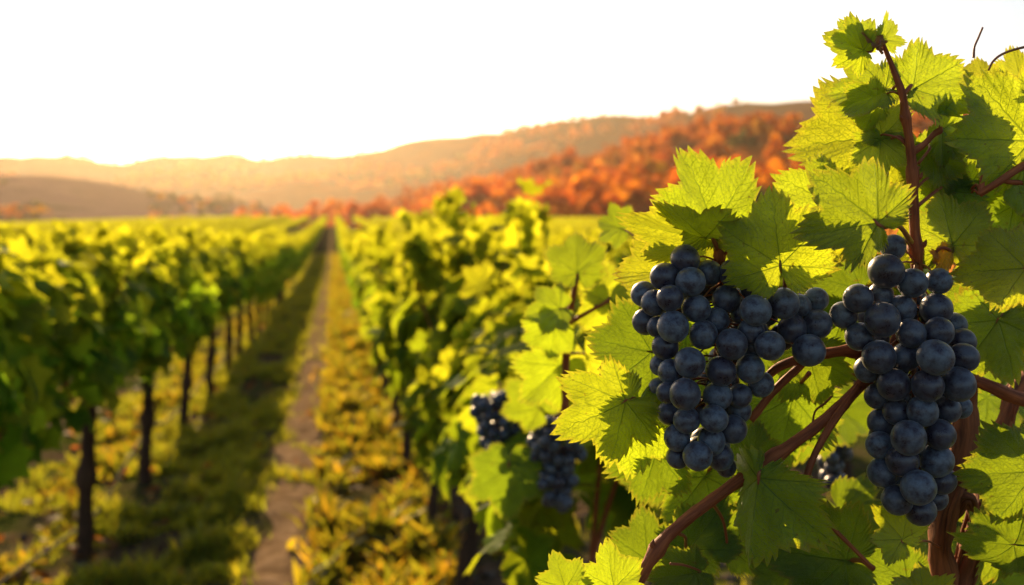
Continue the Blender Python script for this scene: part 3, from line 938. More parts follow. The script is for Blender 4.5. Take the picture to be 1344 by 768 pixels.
gr = np.random.default_rng(21)
def strip(v0, v1, u0, u1, pat_thr=-9, edge=0.08, sd=0.0):
    def fn(n):
        us, vs2 = [], []
        got = 0
        while got < n:
            m = n * 2
            # density falls with distance as it does in size
            u = u0 * (u1 / u0) ** gr.uniform(0, 1, m)
            v = gr.uniform(v0, v1, m) + gr.normal(0, edge, m)
            if pat_thr > -5:
                k = np.array([mnoise.noise(Vector((a * 1.4, b * 2.0, sd))) for a, b in zip(u, v)])
                s = k > pat_thr; u, v = u[s], v[s]
            us.append(u); vs2.append(v); got += len(u)
        return np.concatenate(us)[:n], np.concatenate(vs2)[:n]
    return fn
g = Geo(3)
g.add(*blades(46000, strip(-1.3, -0.46, 3.0, 60, -0.08, 0.06, 1.0), (0.05, 0.15), (0.004, 0.009), gr))
g.add(*blades(3200, strip(-0.47, -0.08, 3.0, 60, 0.12, 0.03, 11.0), (0.03, 0.08), (0.004, 0.009), gr))
g.add(*blades(14000, strip(-2.6, -1.5, 3.0, 50, 0.05, 0.1, 2.0), (0.04, 0.12), (0.004, 0.009), gr))
g.add(*blades(5000, strip(0.5, 3.0, 2.5, 30, 0.05, 0.1, 3.0), (0.04, 0.10), (0.004, 0.009), gr))
g.add(*blades(3000, strip(-1.5, -1.0, 3.5, 30, 0.1, 0.06, 4.0), (0.05, 0.14), (0.003, 0.007), gr))
tag(obj("grass", g.mesh("grass", False), M['grass']), "short green grass strip between the shaded row and the dirt path", "grass", kind="stuff")
g = Geo(3)
g.add(*blades(32000, strip(-0.04, 0.50, 2.5, 60, -0.2, 0.07, 5.0), (0.05, 0.17), (0.006, 0.018), gr, 0.9, True))
g.add(*blades(4500, strip(-1.75, -1.45, 3.0, 40, -0.1, 0.06, 6.0), (0.05, 0.12), (0.006, 0.014), gr, 0.9, True))
tag(obj("weeds", g.mesh("weeds", False), M['weeds']), "yellow and orange sunlit weeds between the dirt path and the sunlit row", "weeds", kind="stuff")

def fallen():
    g = Geo(3)
    n = 1500
    u = 2.6 * (22 / 2.6) ** gr.uniform(0, 1, n); v = gr.choice([LV, RV, -2.2, 0.3], n, p=[.3, .35, .15, .2]) + gr.normal(0, 0.28, n)
    x, y = uv2xy(u, v)
    pts = np.stack([x, y, gz(u, v) + gr.uniform(0.02, 0.06, n)], 1)
    Fr = frames(n, gr, np.tile(np.array([0, 0, 1.2]), (n, 1)), 0.0, 0.4)
    scatter(g, LOW[0], pts, Fr, gr.uniform(0.035, 0.07, n))
    return g.mesh("fallen_leaves")
tag(obj("fallen_leaves", fallen(), M['litter']), "orange and brown fallen vine leaves littering the soil under the rows", "leaf litter", kind="stuff")

# small stones and clods strewn over the bare soil
def pebbles():
    g = Geo(3)
    import bmesh
    bm = bmesh.new(); bmesh.ops.create_icosphere(bm, subdivisions=1, radius=1.0)
    V0 = np.array([v.co for v in bm.verts]); T0 = np.array([[v.index for v in f.verts] for f in bm.faces]); bm.free()
    def put(n, v0, v1, u0, u1, s0, s1):
        for _ in range(n):
            u = u0 * (u1 / u0) ** gr.uniform(0, 1); v = gr.uniform(v0, v1)
            s = gr.uniform(s0, s1) * np.array([gr.uniform(.8, 1.5), gr.uniform(.8, 1.3), gr.uniform(.4, .8)])
            a = gr.uniform(0, 6.28); c, d = math.cos(a), math.sin(a)
            W = V0 * (1 + gr.normal(0, 0.12, (len(V0), 1))) * s
            W = np.stack([W[:, 0] * c - W[:, 1] * d, W[:, 0] * d + W[:, 1] * c, W[:, 2]], 1)
            p = uvp(u, v)
            g.add(W + np.array([p.x, p.y, p.z + 0.004]), T0)
    put(500, -0.52, -0.08, 3, 30, 0.006, 0.022)
    put(140, -1.7, -1.0, 3.5, 25, 0.006, 0.03)
    put(500, 0.45, 2.0, 2.5, 20, 0.008, 0.04)
    return g.mesh("gravel", False)
tag(obj("gravel", pebbles(), M['stone']), "small stones and clods strewn over the path and bare soil", "gravel", kind="stuff")

def hose():
    g = Geo(4)
    pts = []
    for u in np.linspace(3.2, 15, 26):
        v = LV - 0.09 + 0.03 * math.sin(u * 1.3)
        p = uvp(u, v, 0.16 + 0.05 * math.sin(u * 1.9))
        pts.append(tuple(p))
    tube(g, pts, [0.009] * len(pts), 8, 4)
    return g.mesh("drip_hose")
tag(obj("drip_hose", hose(), M['hose']), "thin black drip hose slung low along the trunks of the shaded row", "hose")

# ------------------------------------------------------------------ the sharp vine
FG = thing("grapevine", "sharply focused grapevine with serrated leaves and red-brown canes, holding two large grape bunches", "grapevine", (0.5, 0.75, 0.0))
FGL = Vector(FG.location)
def fg_obj(name, me, mat, parent=FG):
    """children keep world coordinates minus the vine's own place"""
    o = obj(name, me, mat, parent)
    return o
Y0 = 0.65
def cane(name, pts, rad_px, mat='cane', sides=12, rough=0.12, knots=(), freq=160.0, seg=8):
    """pts: (px, py, Y); radii given in photo pixels at that distance"""
    g = Geo(4)
    P3 = [P(x, y, Yv) - FGL for x, y, Yv in pts]
    R = [0.88 * rp / F * Yv for rp, (x, y, Yv) in zip(rad_px, pts)]
    tube(g, P3, R, sides, seg, rough, knots, freq)
    C, Rr = catmull(P3, R, seg)
    L = np.concatenate([[0], np.cumsum(np.linalg.norm(np.diff(C, axis=0), axis=1))])
    kr = random.Random(int(pts[0][0] * 7 + pts[0][1]))
    for kx in knots:
        i = int(np.argmin(abs(L - kx * L[-1]))); i = min(max(i, 1), len(C) - 2)
        t = C[i + 1] - C[i - 1]; t /= np.linalg.norm(t)
        d = np.cross(t, np.array([0, 1, 0]) * kr.choice([-1, 1])) + np.array([0, -0.5, 0]); d /= np.linalg.norm(d)
        r0 = Rr[i]
        tube(g, [C[i] + d * r0 * 0.7, C[i] + d * r0 * 1.5 + t * r0 * 0.5, C[i] + d * r0 * 1.9 + t * r0 * 1.3], [r0 * 0.55, r0 * 0.5, r0 * 0.1], 8, 4)
    if mat == 'old_cane':
        # loose strings of bark along the old wood
        for _ in range(16):
            a0 = kr.uniform(0, 6.28); i0 = kr.randrange(0, max(1, len(C) - 12)); n_ = kr.randrange(7, 14)
            q = []
            for i in range(i0, min(len(C) - 1, i0 + n_), 2):
                t = C[i + 1] - C[i]; t /= np.linalg.norm(t) + 1e-9
                e1 = np.cross(t, [0, 1, 0]); e1 /= np.linalg.norm(e1) + 1e-9; e2 = np.cross(t, e1)
                a0 += kr.uniform(-.12, .12)
                q.append(C[i] + (e1 * math.cos(a0) + e2 * math.sin(a0)) * Rr[i] * kr.uniform(1.0, 1.10))
            if len(q) > 2: tube(g, q, [0.0006] + [0.0014] * (len(q) - 2) + [0.0004], 6, 3)
    return fg_obj(name, g.mesh(name), M[mat])

cane("trunk", [(1330, 2500, 1.0), (1300, 1500, .86), (1262, 900, .76), (1240, 768, .74), (1236, 690, .73), (1262, 600, .735), (1268, 540, .74), (1262, 480, .75), (1240, 430, .76)], [34, 30, 22, 19, 17, 20, 17, 15, 9], 'old_cane', 16, 0.4, (), 60)
cane("old_cane", [(1252, 800, .75), (1272, 730, .745), (1284, 690, .74), (1300, 620, .75), (1322, 545, .76), (1344, 500, .78), (1420, 440, .82)], [16, 16, 17, 14, 12, 12, 10], 'old_cane', 14, 0.4, (), 70)
cane("cane", [(1236, 690, .735), (1252, 672, .73), (1270, 655, .725), (1284, 700, .735)], [9, 9, 8, 6], 'old_cane', 10, 0.4, (), 80)
# horizontal arm behind the bunches
cane("cane", [(960, 530, .70), (1000, 500, .695), (1030, 478, .69), (1085, 464, .69), (1130, 462, .695), (1210, 480, .71), (1275, 497, .72), (1344, 525, .73), (1440, 545, .76)], [4, 6, 7, 8, 8.5, 9, 9.5, 10, 11], 'cane', 12, 0.2, (0.3, 0.55), 120)
# long diagonal cane
cane("cane", [(800, 830, .665), (838, 762, .665), (880, 700, .668), (950, 645, .672), (1020, 597, .676), (1080, 553, .682), (1132, 503, .69), (1170, 455, .70), (1195, 400, .705)], [9, 9, 9, 9, 9, 8.5, 8, 7, 6], 'cane', 14, 0.2, (0.2, 0.52, 0.8), 120)
cane("cane", [(985, 552, .69), (1010, 520, .69), (1040, 490, .692), (1062, 470, .694)], [6, 6, 6, 5], 'cane', 10, 0.2)
# side shoot dropping from it
cane("cane", [(1128, 508, .688), (1092, 556, .675), (1068, 600, .67), (1054, 645, .668), (1056, 672, .668), (1062, 688, .668)], [6.5, 6, 5, 5.5, 4, 3], 'cane', 12, 0.15, (0.75,), 150)
cane("cane", [(1053, 648, .668), (1076, 675, .667), (1108, 708, .665), (1146, 746, .663)], [4.5, 3.6, 3.4, 3], 'cane', 10, 0.1, (0.05,))
# upright shoot carrying the top leaves
cane("shoot", [(1222, 480, .72), (1208, 400, .69), (1203, 345, .675), (1200, 290, .667), (1196, 205, .66), (1188, 150, .655), (1184, 122, .652), (1172, 90, .65), (1160, 60, .648), (1157, 50, .648)], [10, 9, 8.5, 8, 7, 5.8, 6, 4.2, 3.2, 2.6], 'cane', 14, 0.12, (0.42, 0.62, 0.78), 120)
cane("shoot", [(1197, 200, .66), (1212, 190, .662), (1224, 178, .664), (1234, 170, .666)], [6, 4.8, 4.2, 4], 'cane', 10, 0.1, (0.95,))
cane("shoot", [(945, 352, .675), (944, 330, .668), (939, 312, .663), (934, 298, .66)], [7, 6.5, 5.5, 4], 'cane', 12, 0.15, (0.3,))
cane("shoot", [(950, 420, .70), (946, 380, .685), (945, 350, .675)], [6, 6, 6.5], 'cane', 10, 0.15)
cane("shoot", [(1400, 190, .66), (1344, 217, .645), (1312, 238, .64), (1285, 255, .645)], [7, 6, 5.5, 5], 'cane', 12, 0.15, (0.4,))
cane("shoot", [(1380, 240, .66), (1344, 240, .645), (1320, 238, .642), (1314, 232, .642)], [4, 4, 4, 3], 'cane', 10, 0.1)
cane("shoot", [(1288, 252, .645), (1290, 232, .65), (1300, 212, .66)], [4.5, 4, 3.5], 'cane', 10, 0.1)
cane("shoot", [(1460, 70, .80), (1440, 300, .80), (1420, 480, .82)], [6, 8, 9], 'cane', 10, 0.15)
# stem of the blurred shoot at the left edge of the vine
cane("shoot", [(742, 560, 1.14), (743, 470, 1.12), (748, 415, 1.10), (757, 365, 1.08)], [7, 5.5, 5, 3.5], 'cane', 10, 0.15, (0.5,))
cane("shoot", [(745, 425, 1.10), (775, 408, 1.09), (800, 395, 1.08)], [3.4, 3, 2.4], 'cane', 8, 0.1)
cane("tendril", [(1400, 50, .70), (1344, 62, .69), (1318, 70, .69), (1304, 80, .69), (1297, 93, .69)], [2.2, 2.0, 1.9, 1.8, 1.6], 'petiole', 8, 0.0)
cane("tendril", [(1278, 76, .685), (1279, 62, .685), (1284, 50, .685), (1289, 38, .685), (1290, 36, .685)], [2.2, 1.7, 1.6, 1.6, 1.3], 'petiole', 8, 0.0)
cane("tendril", [(1092, 520, .70), (1082, 530, .70), (1070, 540, .70), (1066, 560, .70), (1064, 580, .70)], [1.8, 1.8, 1.6, 1.5, 1.0], 'cane', 8, 0.0)

LEAVES = []
LS = 0.82
SLIM = [(0, 1.0), (25, 0.93), (50, 0.84), (75, 0.68), (100, 0.55), (125, 0.42), (150, 0.32), (165, 0.24), (174, 0.10)]
def leaf(px, py, ang, size, Y=Y0, pitch=0, roll=0, fold=0.12, curl=0.12, wave=0.05, droop=0.10, depth=0.2, att=None, seed=None, mat='leaf', teeth=7, side=0.0, flip=False, rings=9, label=None, tooth=0.088, name="leaf", env=None):
    """one leaf blade: px,py where the stalk meets it, ang = way the midrib points in the picture (0 right, 90 up),
    size = midrib length in photo pixels; pitch tips the leaf's end away (+), roll turns it about the midrib"""
    seed = seed if seed is not None else 1000 + len(LEAVES)
    V, T, A = leaf_mesh(seed, teeth, rings, depth + 0.04, fold, curl, wave, droop, 0.02, side, tooth, env)
    a = math.radians(ang)
    m = Vector((math.cos(a), 0, math.sin(a)))
    nrm = Vector((0, -1, 0)) if not flip else Vector((0, 1, 0))
    xx = m.cross(nrm)
    R0 = Matrix((xx, m, nrm)).transposed()
    Rm = R0 @ Matrix.Rotation(math.radians(roll), 3, 'Y') @ Matrix.Rotation(math.radians(-pitch), 3, 'X')
    L = LS * size / F * Y
    me = mesh_np("leaf", V * L, T, {"luv": A})
    o = fg_obj(name, me, M[mat])
    M4 = Rm.to_4x4(); M4.translation = P(px, py, Y) - FGL
    o.matrix_local = M4
    if label: o["label"] = label
    LEAVES.append(o)
    if att is not None:
        ax, ay, aY = att
        p1 = Vector((0, 0, 0)); p0 = M4.inverted() @ (P(ax, ay, aY) - FGL)
        sag = M4.to_3x3().inverted() @ Vector((0, -0.006, 0.004))
        g = Geo(4)
        r1 = max(1.4, size * 0.024) / F * Y
        tube(g, [p0, p0 * 0.5 + sag * min(1.0, p0.length / 0.02), p1 + Vector((0, -0.004, -0.0012)), Vector((0, 0.07 * L, -0.0006))], [r1 * 1.25, r1, r1, r1 * 0.45], 8, 5)
        pe = obj("petiole", g.mesh("petiole"), M['petiole'], o)
    return o

# --- top shoot
leaf(1134, 62, 118, 66, .648, 15, 15, .25, att=(1158, 66, .648), depth=.3, teeth=5, env=SLIM)
leaf(1134, 66, 165, 64, .643, 20, -25, .2, att=(1158, 70, .648), depth=.3, teeth=5, env=SLIM)
leaf(1159, 52, 42, 48, .65, 20, 20, .45, att=(1158, 58, .648), teeth=5, depth=.25, env=SLIM)
leaf(1149, 58, 104, 36, .641, 30, 40, .5, .35, .12, mat='dry_leaf', att=(1156, 60, .648), teeth=4, label="small shrivelled brown young leaf at the shoot's tip", env=SLIM)
leaf(1162, 116, 168, 84, .664, 22, 30, .3, att=(1184, 124, .652), depth=.18, env=SLIM)
leaf(1152, 130, 205, 60, .662, 10, -20, .2, att=(1184, 126, .655), depth=.2, env=SLIM)
leaf(1198, 117, 30, 104, .664, 5, -10, .22, att=(1186, 124, .652), depth=.16, wave=.06, env=SLIM)
leaf(1163, 177, 183, 140, .715, 12, 14, .22, att=(1194, 194, .66), depth=.14, wave=.05, env=SLIM)
leaf(1158, 180, 95, 70, .675, 10, 10, .3, att=(1194, 196, .662), depth=.2, env=SLIM)
leaf(1156, 184, 265, 66, .672, -10, 20, .35, att=(1194, 197, .662), depth=.2, env=SLIM)
leaf(1152, 292, 140, 132, .600, 4, 4, .10, att=(1196, 318, .655), depth=.24, wave=.05, env=SLIM)
leaf(1236, 170, 8, 80, .672, 30, 30, .3, att=(1232, 172, .666))
leaf(1225, 195, 320, 75, .68, 5, 0, .2, att=(1205, 215, .665))
leaf(1205, 225, 60, 75, .69, 10, 0, .2, att=(1197, 232, .668), env=SLIM)
leaf(1250, 322, 100, 96, .672, 5, 0, .10, depth=.14, att=(1210, 345, .68))
leaf(1346, 352, 183, 92, .635, 8, 8, .12, depth=.12, att=(1380, 380, .68))
leaf(1352, 185, 128, 140, .648, 5, -8, .35, depth=.16, att=(1372, 205, .70), wave=.06)
leaf(1320, 140, 85, 66, .70, 10, 5, .2, depth=.2, att=(1316, 235, .70))
leaf(1290, 108, 140, 45, .70, 15, 20, .3, att=(1298, 205, .70), teeth=5)
leaf(1270, 245, 100, 84, .70, 5, 5, .15, att=(1286, 250, .69))
leaf(1265, 255, 170, 66, .70, 5, 5, .2, att=(1285, 255, .688))
leaf(1330, 270, 160, 90, .70, 5, -10, .2, att=(1344, 225, .70), mat='shade_toned_leaf')
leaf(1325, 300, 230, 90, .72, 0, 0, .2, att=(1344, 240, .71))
leaf(1240, 250, 250, 85, .70, 0, 10, .2, att=(1205, 270, .67), mat='shade_toned_leaf')
leaf(1225, 235, 90, 70, .70, 12, 10, .2, att=(1200, 250, .67))
leaf(1340, 110, 95, 66, .71, 10, 0, .2, att=(1344, 200, .71))
leaf(1335, 240, 20, 80, .69, 10, 0, .2, att=(1330, 228, .70))
# --- round the first bunch
leaf(936, 298, 112, 126, .668, -8, 24, env=SLIM, fold=.35, att=(943, 322, .665), depth=.22, side=.1, wave=.06)
leaf(926, 312, 178, 130, .660, 5, -60, .15, att=(943, 330, .668), depth=.14)
leaf(1024, 348, 97, 116, .632, -6, -6, .12, att=(1030, 380, .66), depth=.16)
leaf(888, 356, 182, 92, .695, 6, 4, .12, att=(944, 350, .677), depth=.14, wave=.04)
leaf(900, 395, 205, 100, .76, 0, 5, .15, att=(945, 380, .69), depth=.16, mat='shade_toned_leaf')
leaf(905, 450, 228, 105, .79, 5, 0, .15, att=(948, 420, .70), depth=.16, mat='shade_toned_leaf')
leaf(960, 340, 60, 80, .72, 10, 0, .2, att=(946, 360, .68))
leaf(855, 462, 172, 112, .70, 10, -12, .14, att=(905, 500, .715), depth=.14, mat='shade_toned_leaf')
leaf(1092, 268, 150, 96, .69, 8, 5, .12, att=(1150, 320, .69), depth=.16)
leaf(821, 527, 208, 112, .655, 4, -6, .10, att=(870, 545, .69), depth=.26, wave=.05)
leaf(838, 535, 262, 112, .672, 6, 4, .12, att=(870, 546, .69), depth=.2)
leaf(862, 590, 255, 100, .72, 5, 0, .15, att=(900, 560, .71), mat='shade_toned_leaf')
leaf(925, 625, 235, 100, .74, 5, 0, .15, att=(950, 600, .72), mat='shade_toned_leaf')
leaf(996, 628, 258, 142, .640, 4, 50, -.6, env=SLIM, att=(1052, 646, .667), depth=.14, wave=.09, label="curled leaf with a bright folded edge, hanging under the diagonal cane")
leaf(1062, 470, 285, 82, .72, -10, 10, .15, att=(1080, 462, .70), depth=.16, mat='shade_toned_leaf')
leaf(1040, 520, 260, 110, .74, 0, 0, .15, att=(1062, 490, .70), mat='shade_toned_leaf')
leaf(985, 600, 120, 60, .71, 5, 20, .4, att=(1000, 608, .69), mat='shade_toned_leaf')
# --- bottom
leaf(742, 772, 108, 56, .655, -5, 8, .2, att=(760, 830, .665), teeth=5)
leaf(806, 772, 100, 64, .66, -5, -10, .2, att=(800, 830, .665), teeth=5)
leaf(770, 776, 75, 40, .68, 0, 0, .3, att=(780, 830, .67), teeth=5)
leaf(850, 735, 95, 82, .74, 0, 0, .2, att=(870, 720, .70), mat='shade_toned_leaf')
leaf(905, 720, 50, 85, .73, 0, 0, .2, att=(890, 700, .68), mat='shade_toned_leaf')
leaf(912, 752, 190, 66, .70, 0, 0, .2, att=(880, 740, .67), mat='shade_toned_leaf')
leaf(960, 720, 60, 80, .74, 0, 0, .2, att=(935, 660, .69), mat='shade_toned_leaf')
leaf(1110, 735, 175, 130, .70, 4, 0, .1, depth=.14, att=(1146, 746, .664), mat='shade_toned_leaf')
leaf(1060, 780, 140, 110, .72, 4, 0, .1, depth=.14, att=(1100, 800, .70), mat='shade_toned_leaf')
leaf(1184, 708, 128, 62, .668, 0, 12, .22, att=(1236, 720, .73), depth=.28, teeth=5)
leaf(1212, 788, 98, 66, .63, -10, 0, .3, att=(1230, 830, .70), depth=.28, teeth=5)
leaf(1190, 760, 200, 100, .72, 4, 0, .12, att=(1240, 770, .74), mat='shade_toned_leaf')
leaf(1358, 618, 187, 104, .640, 4, -4, .10, att=(1372, 560, .70), depth=.12, mat='shade_toned_leaf')
leaf(1330, 715, 195, 96, .655, 20, -35, .3, curl=.4, att=(1372, 700, .70), depth=.14, wave=.08, mat='shade_toned_leaf', label="dark leaf with a rolled sunlit edge, low beside the trunk")
leaf(1340, 690, 240, 100, .70, 0, 0, .2, att=(1372, 650, .72), mat='shade_toned_leaf')
leaf(1310, 420, 235, 110, .715, 0, 0, .15, depth=.14, att=(1344, 420, .74), mat='shade_toned_leaf')
leaf(1280, 400, 280, 90, .74, 0, 0, .15, att=(1250, 400, .74), mat='shade_toned_leaf')
leaf(1105, 420, 250, 95, .74, 0, 0, .15, att=(1150, 400, .72), mat='shade_toned_leaf')
leaf(1130, 380, 215, 90, .735, 0, 0, .15, att=(1190, 380, .70), mat='shade_toned_leaf')
# --- blurred shoot at the left edge
leaf(758, 358, 95, 62, 1.08, 5, -10, .2, rings=6, depth=.14, att=(757, 365, 1.08))
leaf(735, 405, 185, 58, 1.06, 15, 20, .3, rings=6, att=(749, 412, 1.1))
leaf(800, 395, 262, 68, 1.09, 5, 20, .3, rings=6, depth=.1, att=(792, 398, 1.09))
leaf(728, 430, 215, 60, 1.08, 15, -20, .3, rings=6, att=(747, 425, 1.1))
leaf(790, 385, 75, 56, 1.12, 5, 0, .3, rings=6, att=(780, 405, 1.09))
leaf(735, 480, 225, 85, 1.14, 5, 0, .2, rings=6, att=(743, 470, 1.12))
leaf(770, 470, 290, 78, 1.16, 5, 0, .2, rings=6, att=(744, 465, 1.12))
leaf(815, 300, 160, 48, 1.0, 25, 0, .3, rings=6, att=(845, 330, .98))
leaf(708, 536, 140, 62, 1.50, 0, -10, .2, rings=6, att=(700, 520, 1.56))
leaf(762, 545, 330, 58, 1.50, 0, 12, .2, rings=6, att=(745, 520, 1.52))
leaf(668, 610, 268, 84, 1.56, 0, 0, .15, rings=6, mat='shade_toned_leaf', att=(690, 590, 1.6))
# --- small ones hiding where canes cross
leaf(1235, 345, 40, 40, .675, 10, 20, .9, .9, .15, mat='dry_leaf', teeth=4, att=(1210, 352, .676), label="shrivelled rust-brown leaf scrap where the upright shoot meets the second bunch")
leaf(1160, 315, 350, 30, .668, 10, 20, .9, .9, .15, mat='dry_leaf', teeth=4, att=(1198, 328, .67))
# leaves out of the lens's sharp layer, deeper in the vine
rf = random.Random(5)
fill = 0
while fill < 36:
    px = rf.uniform(850, 1420); py = rf.uniform(430, 800)
    if px < 930 and py > 640: continue
    Yd = rf.uniform(.82, 1.2)
    leaf(px, py, rf.uniform(180, 360), rf.uniform(85, 110) * 0.75 / Yd * 1.1, Yd, rf.uniform(-25, 25), rf.uniform(-35, 35), rf.uniform(.1, .3), rings=5, teeth=5, mat='shade_toned_leaf')
    fill += 1

# ------------------------------------------------------------------ grape bunches
import bmesh
def berry_mesh(seed):
    bm = bmesh.new()
    bmesh.ops.create_uvsphere(bm, u_segments=36, v_segments=24, radius=1.0)
    for v in bm.verts:
        n = mnoise.noise(v.co * 1.1 + Vector((seed * 9.1, 0, 0)))
        v.co *= 1 + 0.018 * n
        if v.co.z > 0.97: v.co.z -= 0.03 * (v.co.z - 0.97) / 0.03
    me = bpy.data.meshes.new("grape"); bm.to_mesh(me); bm.free()
    me.polygons.foreach_set("use_smooth", np.ones(len(me.polygons), bool))
    me.materials.append(M['grape'])
    return me
BERRY = [berry_mesh(i) for i in range(4)]

def bunch(label, berries, Yc, thick, stalk, seed, back=38, group="dark grape bunches"):
    """berries: (px, py, radius px, depth 0 front .. 1 back)"""
    r = random.Random(seed)
    B = []
    for (px, py, rp, d) in berries:
        B.append([px, py, 1.05 * rp / F * Yc, Yc + d * thick])
    xs = [b[0] for b in B]; ys = [b[1] for b in B]
    nfront = len(B)
    tries = 0
    while len(B) < nfront + back and tries < 4000:
        tries += 1
        k = r.randrange(nfront)
        px = B[k][0] + r.uniform(-24, 24); py = B[k][1] + r.uniform(-24, 24)
        # stay well inside the outline
        rr_ = 42 * .65 / Yc
        q = [sum(1 for b in B[:nfront] if 0 < sx * (b[0] - px) < rr_ and 0 < sy * (b[1] - py) < rr_) > 0 for sx in (-1, 1) for sy in (-1, 1)]
        if sum(q) < 4: continue
        B.append([px, py, 17.0 / F * 0.65 * r.uniform(.9, 1.05), Yc + thick * r.uniform(1.0, 1.9)])
    for it in range(120):
        for i in range(len(B)):
            for j in range(i):
                pi, pj = P(B[i][0], B[i][1], B[i][3]), P(B[j][0], B[j][1], B[j][3])
                need = 0.90 * (B[i][2] + B[j][2]); d = (pi - pj).length
                if d < need:
                    s = (need - d) * 0.5
                    sg = 1 if B[i][3] >= B[j][3] else -1
                    B[i][3] += sg * s * 0.6; B[j][3] -= sg * s * 0.6
    top = P(*stalk[0])
    root = thing("grape_bunch", label, "grapes", top, group)
    for n, (px, py, rad, Yv) in enumerate(B):
        rr = rad * Yv / Yc
        o = obj("grape", BERRY[n % 4], M['grape'], root)
        o.location = P(px, py, Yv) - top
        o.scale = (rr * r.uniform(0.96, 1.03), rr * r.uniform(0.96, 1.03), rr * r.uniform(0.97, 1.07))
        # the scar points outward from the bunch, more or less at random
        o.rotation_euler = (r.uniform(0, 6.28), r.uniform(0, 6.28), r.uniform(0, 6.28))
    g = Geo(4)
    pts = [P(*s) - top for s in stalk]
    k = 0.65 / F
    tube(g, pts, [3.2 * k] * (len(pts) - 1) + [1.5 * k], 8, 6, 0.15)
    # little side stalks out to the berries
    C = np.array([list(p) for p in pts])
    Cs, _ = catmull(pts, [1] * len(pts), 8)
    for (px, py, rad, Yv) in B:
        c = np.array(P(px, py, Yv) - top)
        q = Cs[np.argmin(np.linalg.norm(Cs - c - np.array([0, 0, 0.012]), axis=1))]
        tube(g, [q, (q + c) / 2 + np.array([0, 0, 0.003]), c], [1.6 * k, 1.2 * k, 1.1 * k], 6, 3)
    obj("stalk", g.mesh("stalk"), M['petiole'], root)
    return root

zA1 = [(380,145,88,.3),(250,255,85,.3),(415,287,90,0),(120,365,80,.6),(185,420,78,.4),(285,390,82,.1),(130,540,78,.7),(205,570,65,.6),(305,570,98,-.2),(450,455,85,.1),(530,232,78,.5),(690,235,92,.4),(640,395,85,.5),(575,530,82,.4),(495,622,88,0),(825,468,93,0),(820,330,85,.4),(740,485,70,.6),(1000,425,95,0),(1095,440,75,.6),(1205,400,75,.7),(1215,555,85,.4),(1055,585,88,.4),(915,690,90,.3),(675,680,97,-.2),(1160,720,100,.1),(795,600,80,.9),(800,700,75,.8),(255,695,80,.3)]
zA2 = [(225,90,65,.6),(290,135,78,.2),(410,78,92,0),(605,130,90,-.1),(790,115,88,.1),(860,215,78,.5),(215,240,66,.7),(270,265,66,.5),(380,275,95,-.2),(585,287,88,-.1),(725,285,76,.3),(285,395,78,.5),(390,440,82,0),(560,430,85,-.1),(680,495,85,.4),(330,550,82,.1),(545,570,87,0),(335,670,74,.3),(460,665,88,0),(600,670,85,.3),(640,735,60,.9),(720,380,74,.7)]
A_ = [(820 + x / 4.8, 310 + y / 4.8, r / 4.8, d) for x, y, r, d in zA1] + [(820 + x / 4.8, 460 + y / 4.8, r / 4.8, d) for x, y, r, d in zA2]
bunch("broad dusty blue-black grape bunch with a shoulder, sunlit along its edge", A_, .645, .026,
      [(946, 345, .672), (945, 400, .675), (940, 460, .675), (930, 520, .672), (925, 580, .668), (922, 600, .665)], 3)
zB1 = [(355,95,62,.5),(320,215,82,.2),(452,275,72,.2),(585,265,65,.4),(178,353,72,.1),(105,435,65,.5),(293,330,60,.4),(400,405,68,.3),(300,460,86,-.2),(572,405,78,.1),(443,528,70,0),(585,520,74,0),(660,485,60,.6),(185,545,70,.3),(282,647,80,-.1),(415,648,68,0),(568,650,88,-.2),(705,570,65,.4),(710,650,70,.1),(225,710,65,.6)]
zB2 = [(325,88,70,-.1),(480,92,70,0),(620,85,75,0),(250,140,58,.5),(340,210,62,.2),(457,208,68,0),(570,200,60,.4),(630,190,50,.8),(268,260,60,.4),(393,330,75,-.1),(535,315,70,.1),(262,365,62,.3),(365,435,68,0),(275,490,65,.2),(520,435,75,.3),(545,525,62,.5),(438,558,75,-.1),(340,615,68,0),(448,665,65,.3),(515,605,55,.7)]
B_ = [(1080 + x / 3.84, 300 + y / 3.84, r / 3.84, d) for x, y, r, d in zB1] + [(1080 + x / 3.49, 480 + y / 3.49, r / 3.49, d) for x, y, r, d in zB2]
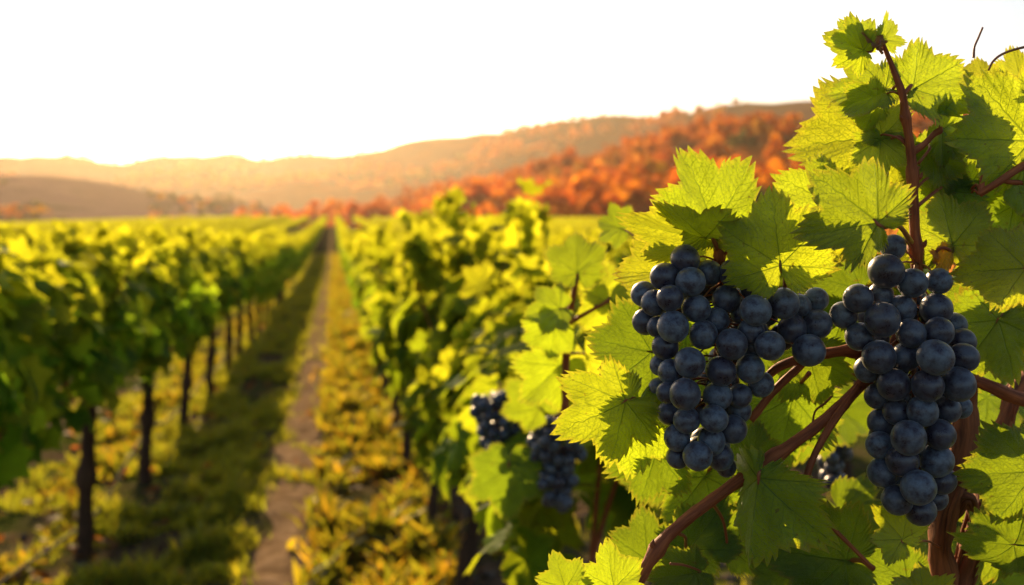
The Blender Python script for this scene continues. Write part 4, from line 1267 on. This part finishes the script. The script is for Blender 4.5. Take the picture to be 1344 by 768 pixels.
bunch("long tapering blue-black grape bunch hanging in shade against the trunk", B_, .645, .026,
      [(1203, 345, .672), (1200, 400, .675), (1200, 460, .675), (1200, 530, .672), (1205, 600, .668), (1205, 670, .665)], 4)

def soft_bunch(label, px, py, w, h, Y, seed, n=34):
    r = random.Random(seed)
    L = []
    rp = 0.0088 / Y * F
    t = 0
    while len(L) < n and t < 3000:
        t += 1
        f = r.uniform(0, 1); half = w * (0.5 if f < .3 else 0.5 - 0.30 * (f - .3) / .7)
        x = px + r.uniform(-half, half); y = py - h / 2 + f * h
        d = r.uniform(-.2, 1.4)
        if all((x - a) ** 2 + (y - b) ** 2 > (1.05 * rp) ** 2 or abs(d - q) > 0.75 for a, b, _, q in L): L.append((x, y, rp, d))
    bunch(label, L, Y, .022, [(px, py - h / 2 - 14, Y + .02), (px, py - h * .3, Y + .02), (px, py + h * .1, Y + .02), (px, py + h * .45, Y + .02)], seed, back=0)
soft_bunch("blurred grape bunch with a bright lit edge, nearer the sharp leaf's tip", 732, 610, 66, 112, 1.55, 21, 64)
soft_bunch("blurred grape bunch half hidden by leaves, farther from the sharp leaf's tip", 655, 558, 66, 84, 1.72, 22, 52)
soft_bunch("small blurred dark grape bunch seen in the gap under the diagonal cane", 1094, 605, 40, 60, 1.25, 23, 22)

# ------------------------------------------------------------------ air
def haze():
    bm = bmesh.new()
    bmesh.ops.create_cube(bm, size=1.0)
    x0, x1, y0, y1, z0, z1 = -2900, 2900, -400, 3300, -12, 330
    for v in bm.verts:
        v.co = Vector((x0 if v.co.x < 0 else x1, y0 if v.co.y < 0 else y1, z0 if v.co.z < 0 else z1))
    me = bpy.data.meshes.new("haze"); bm.to_mesh(me); bm.free()
    N = NT("evening haze")
    p = N.n("ShaderNodeVolumePrincipled", {"Color": (1.0, 0.84, 0.62, 1), "Density": 0.00008, "Anisotropy": 0.7})
    N.l(p.outputs[0], N.out.inputs["Volume"])
    o = obj("haze", me, N.m)
    tag(o, "warm evening haze lying over the valley", "haze", kind="stuff")
haze()
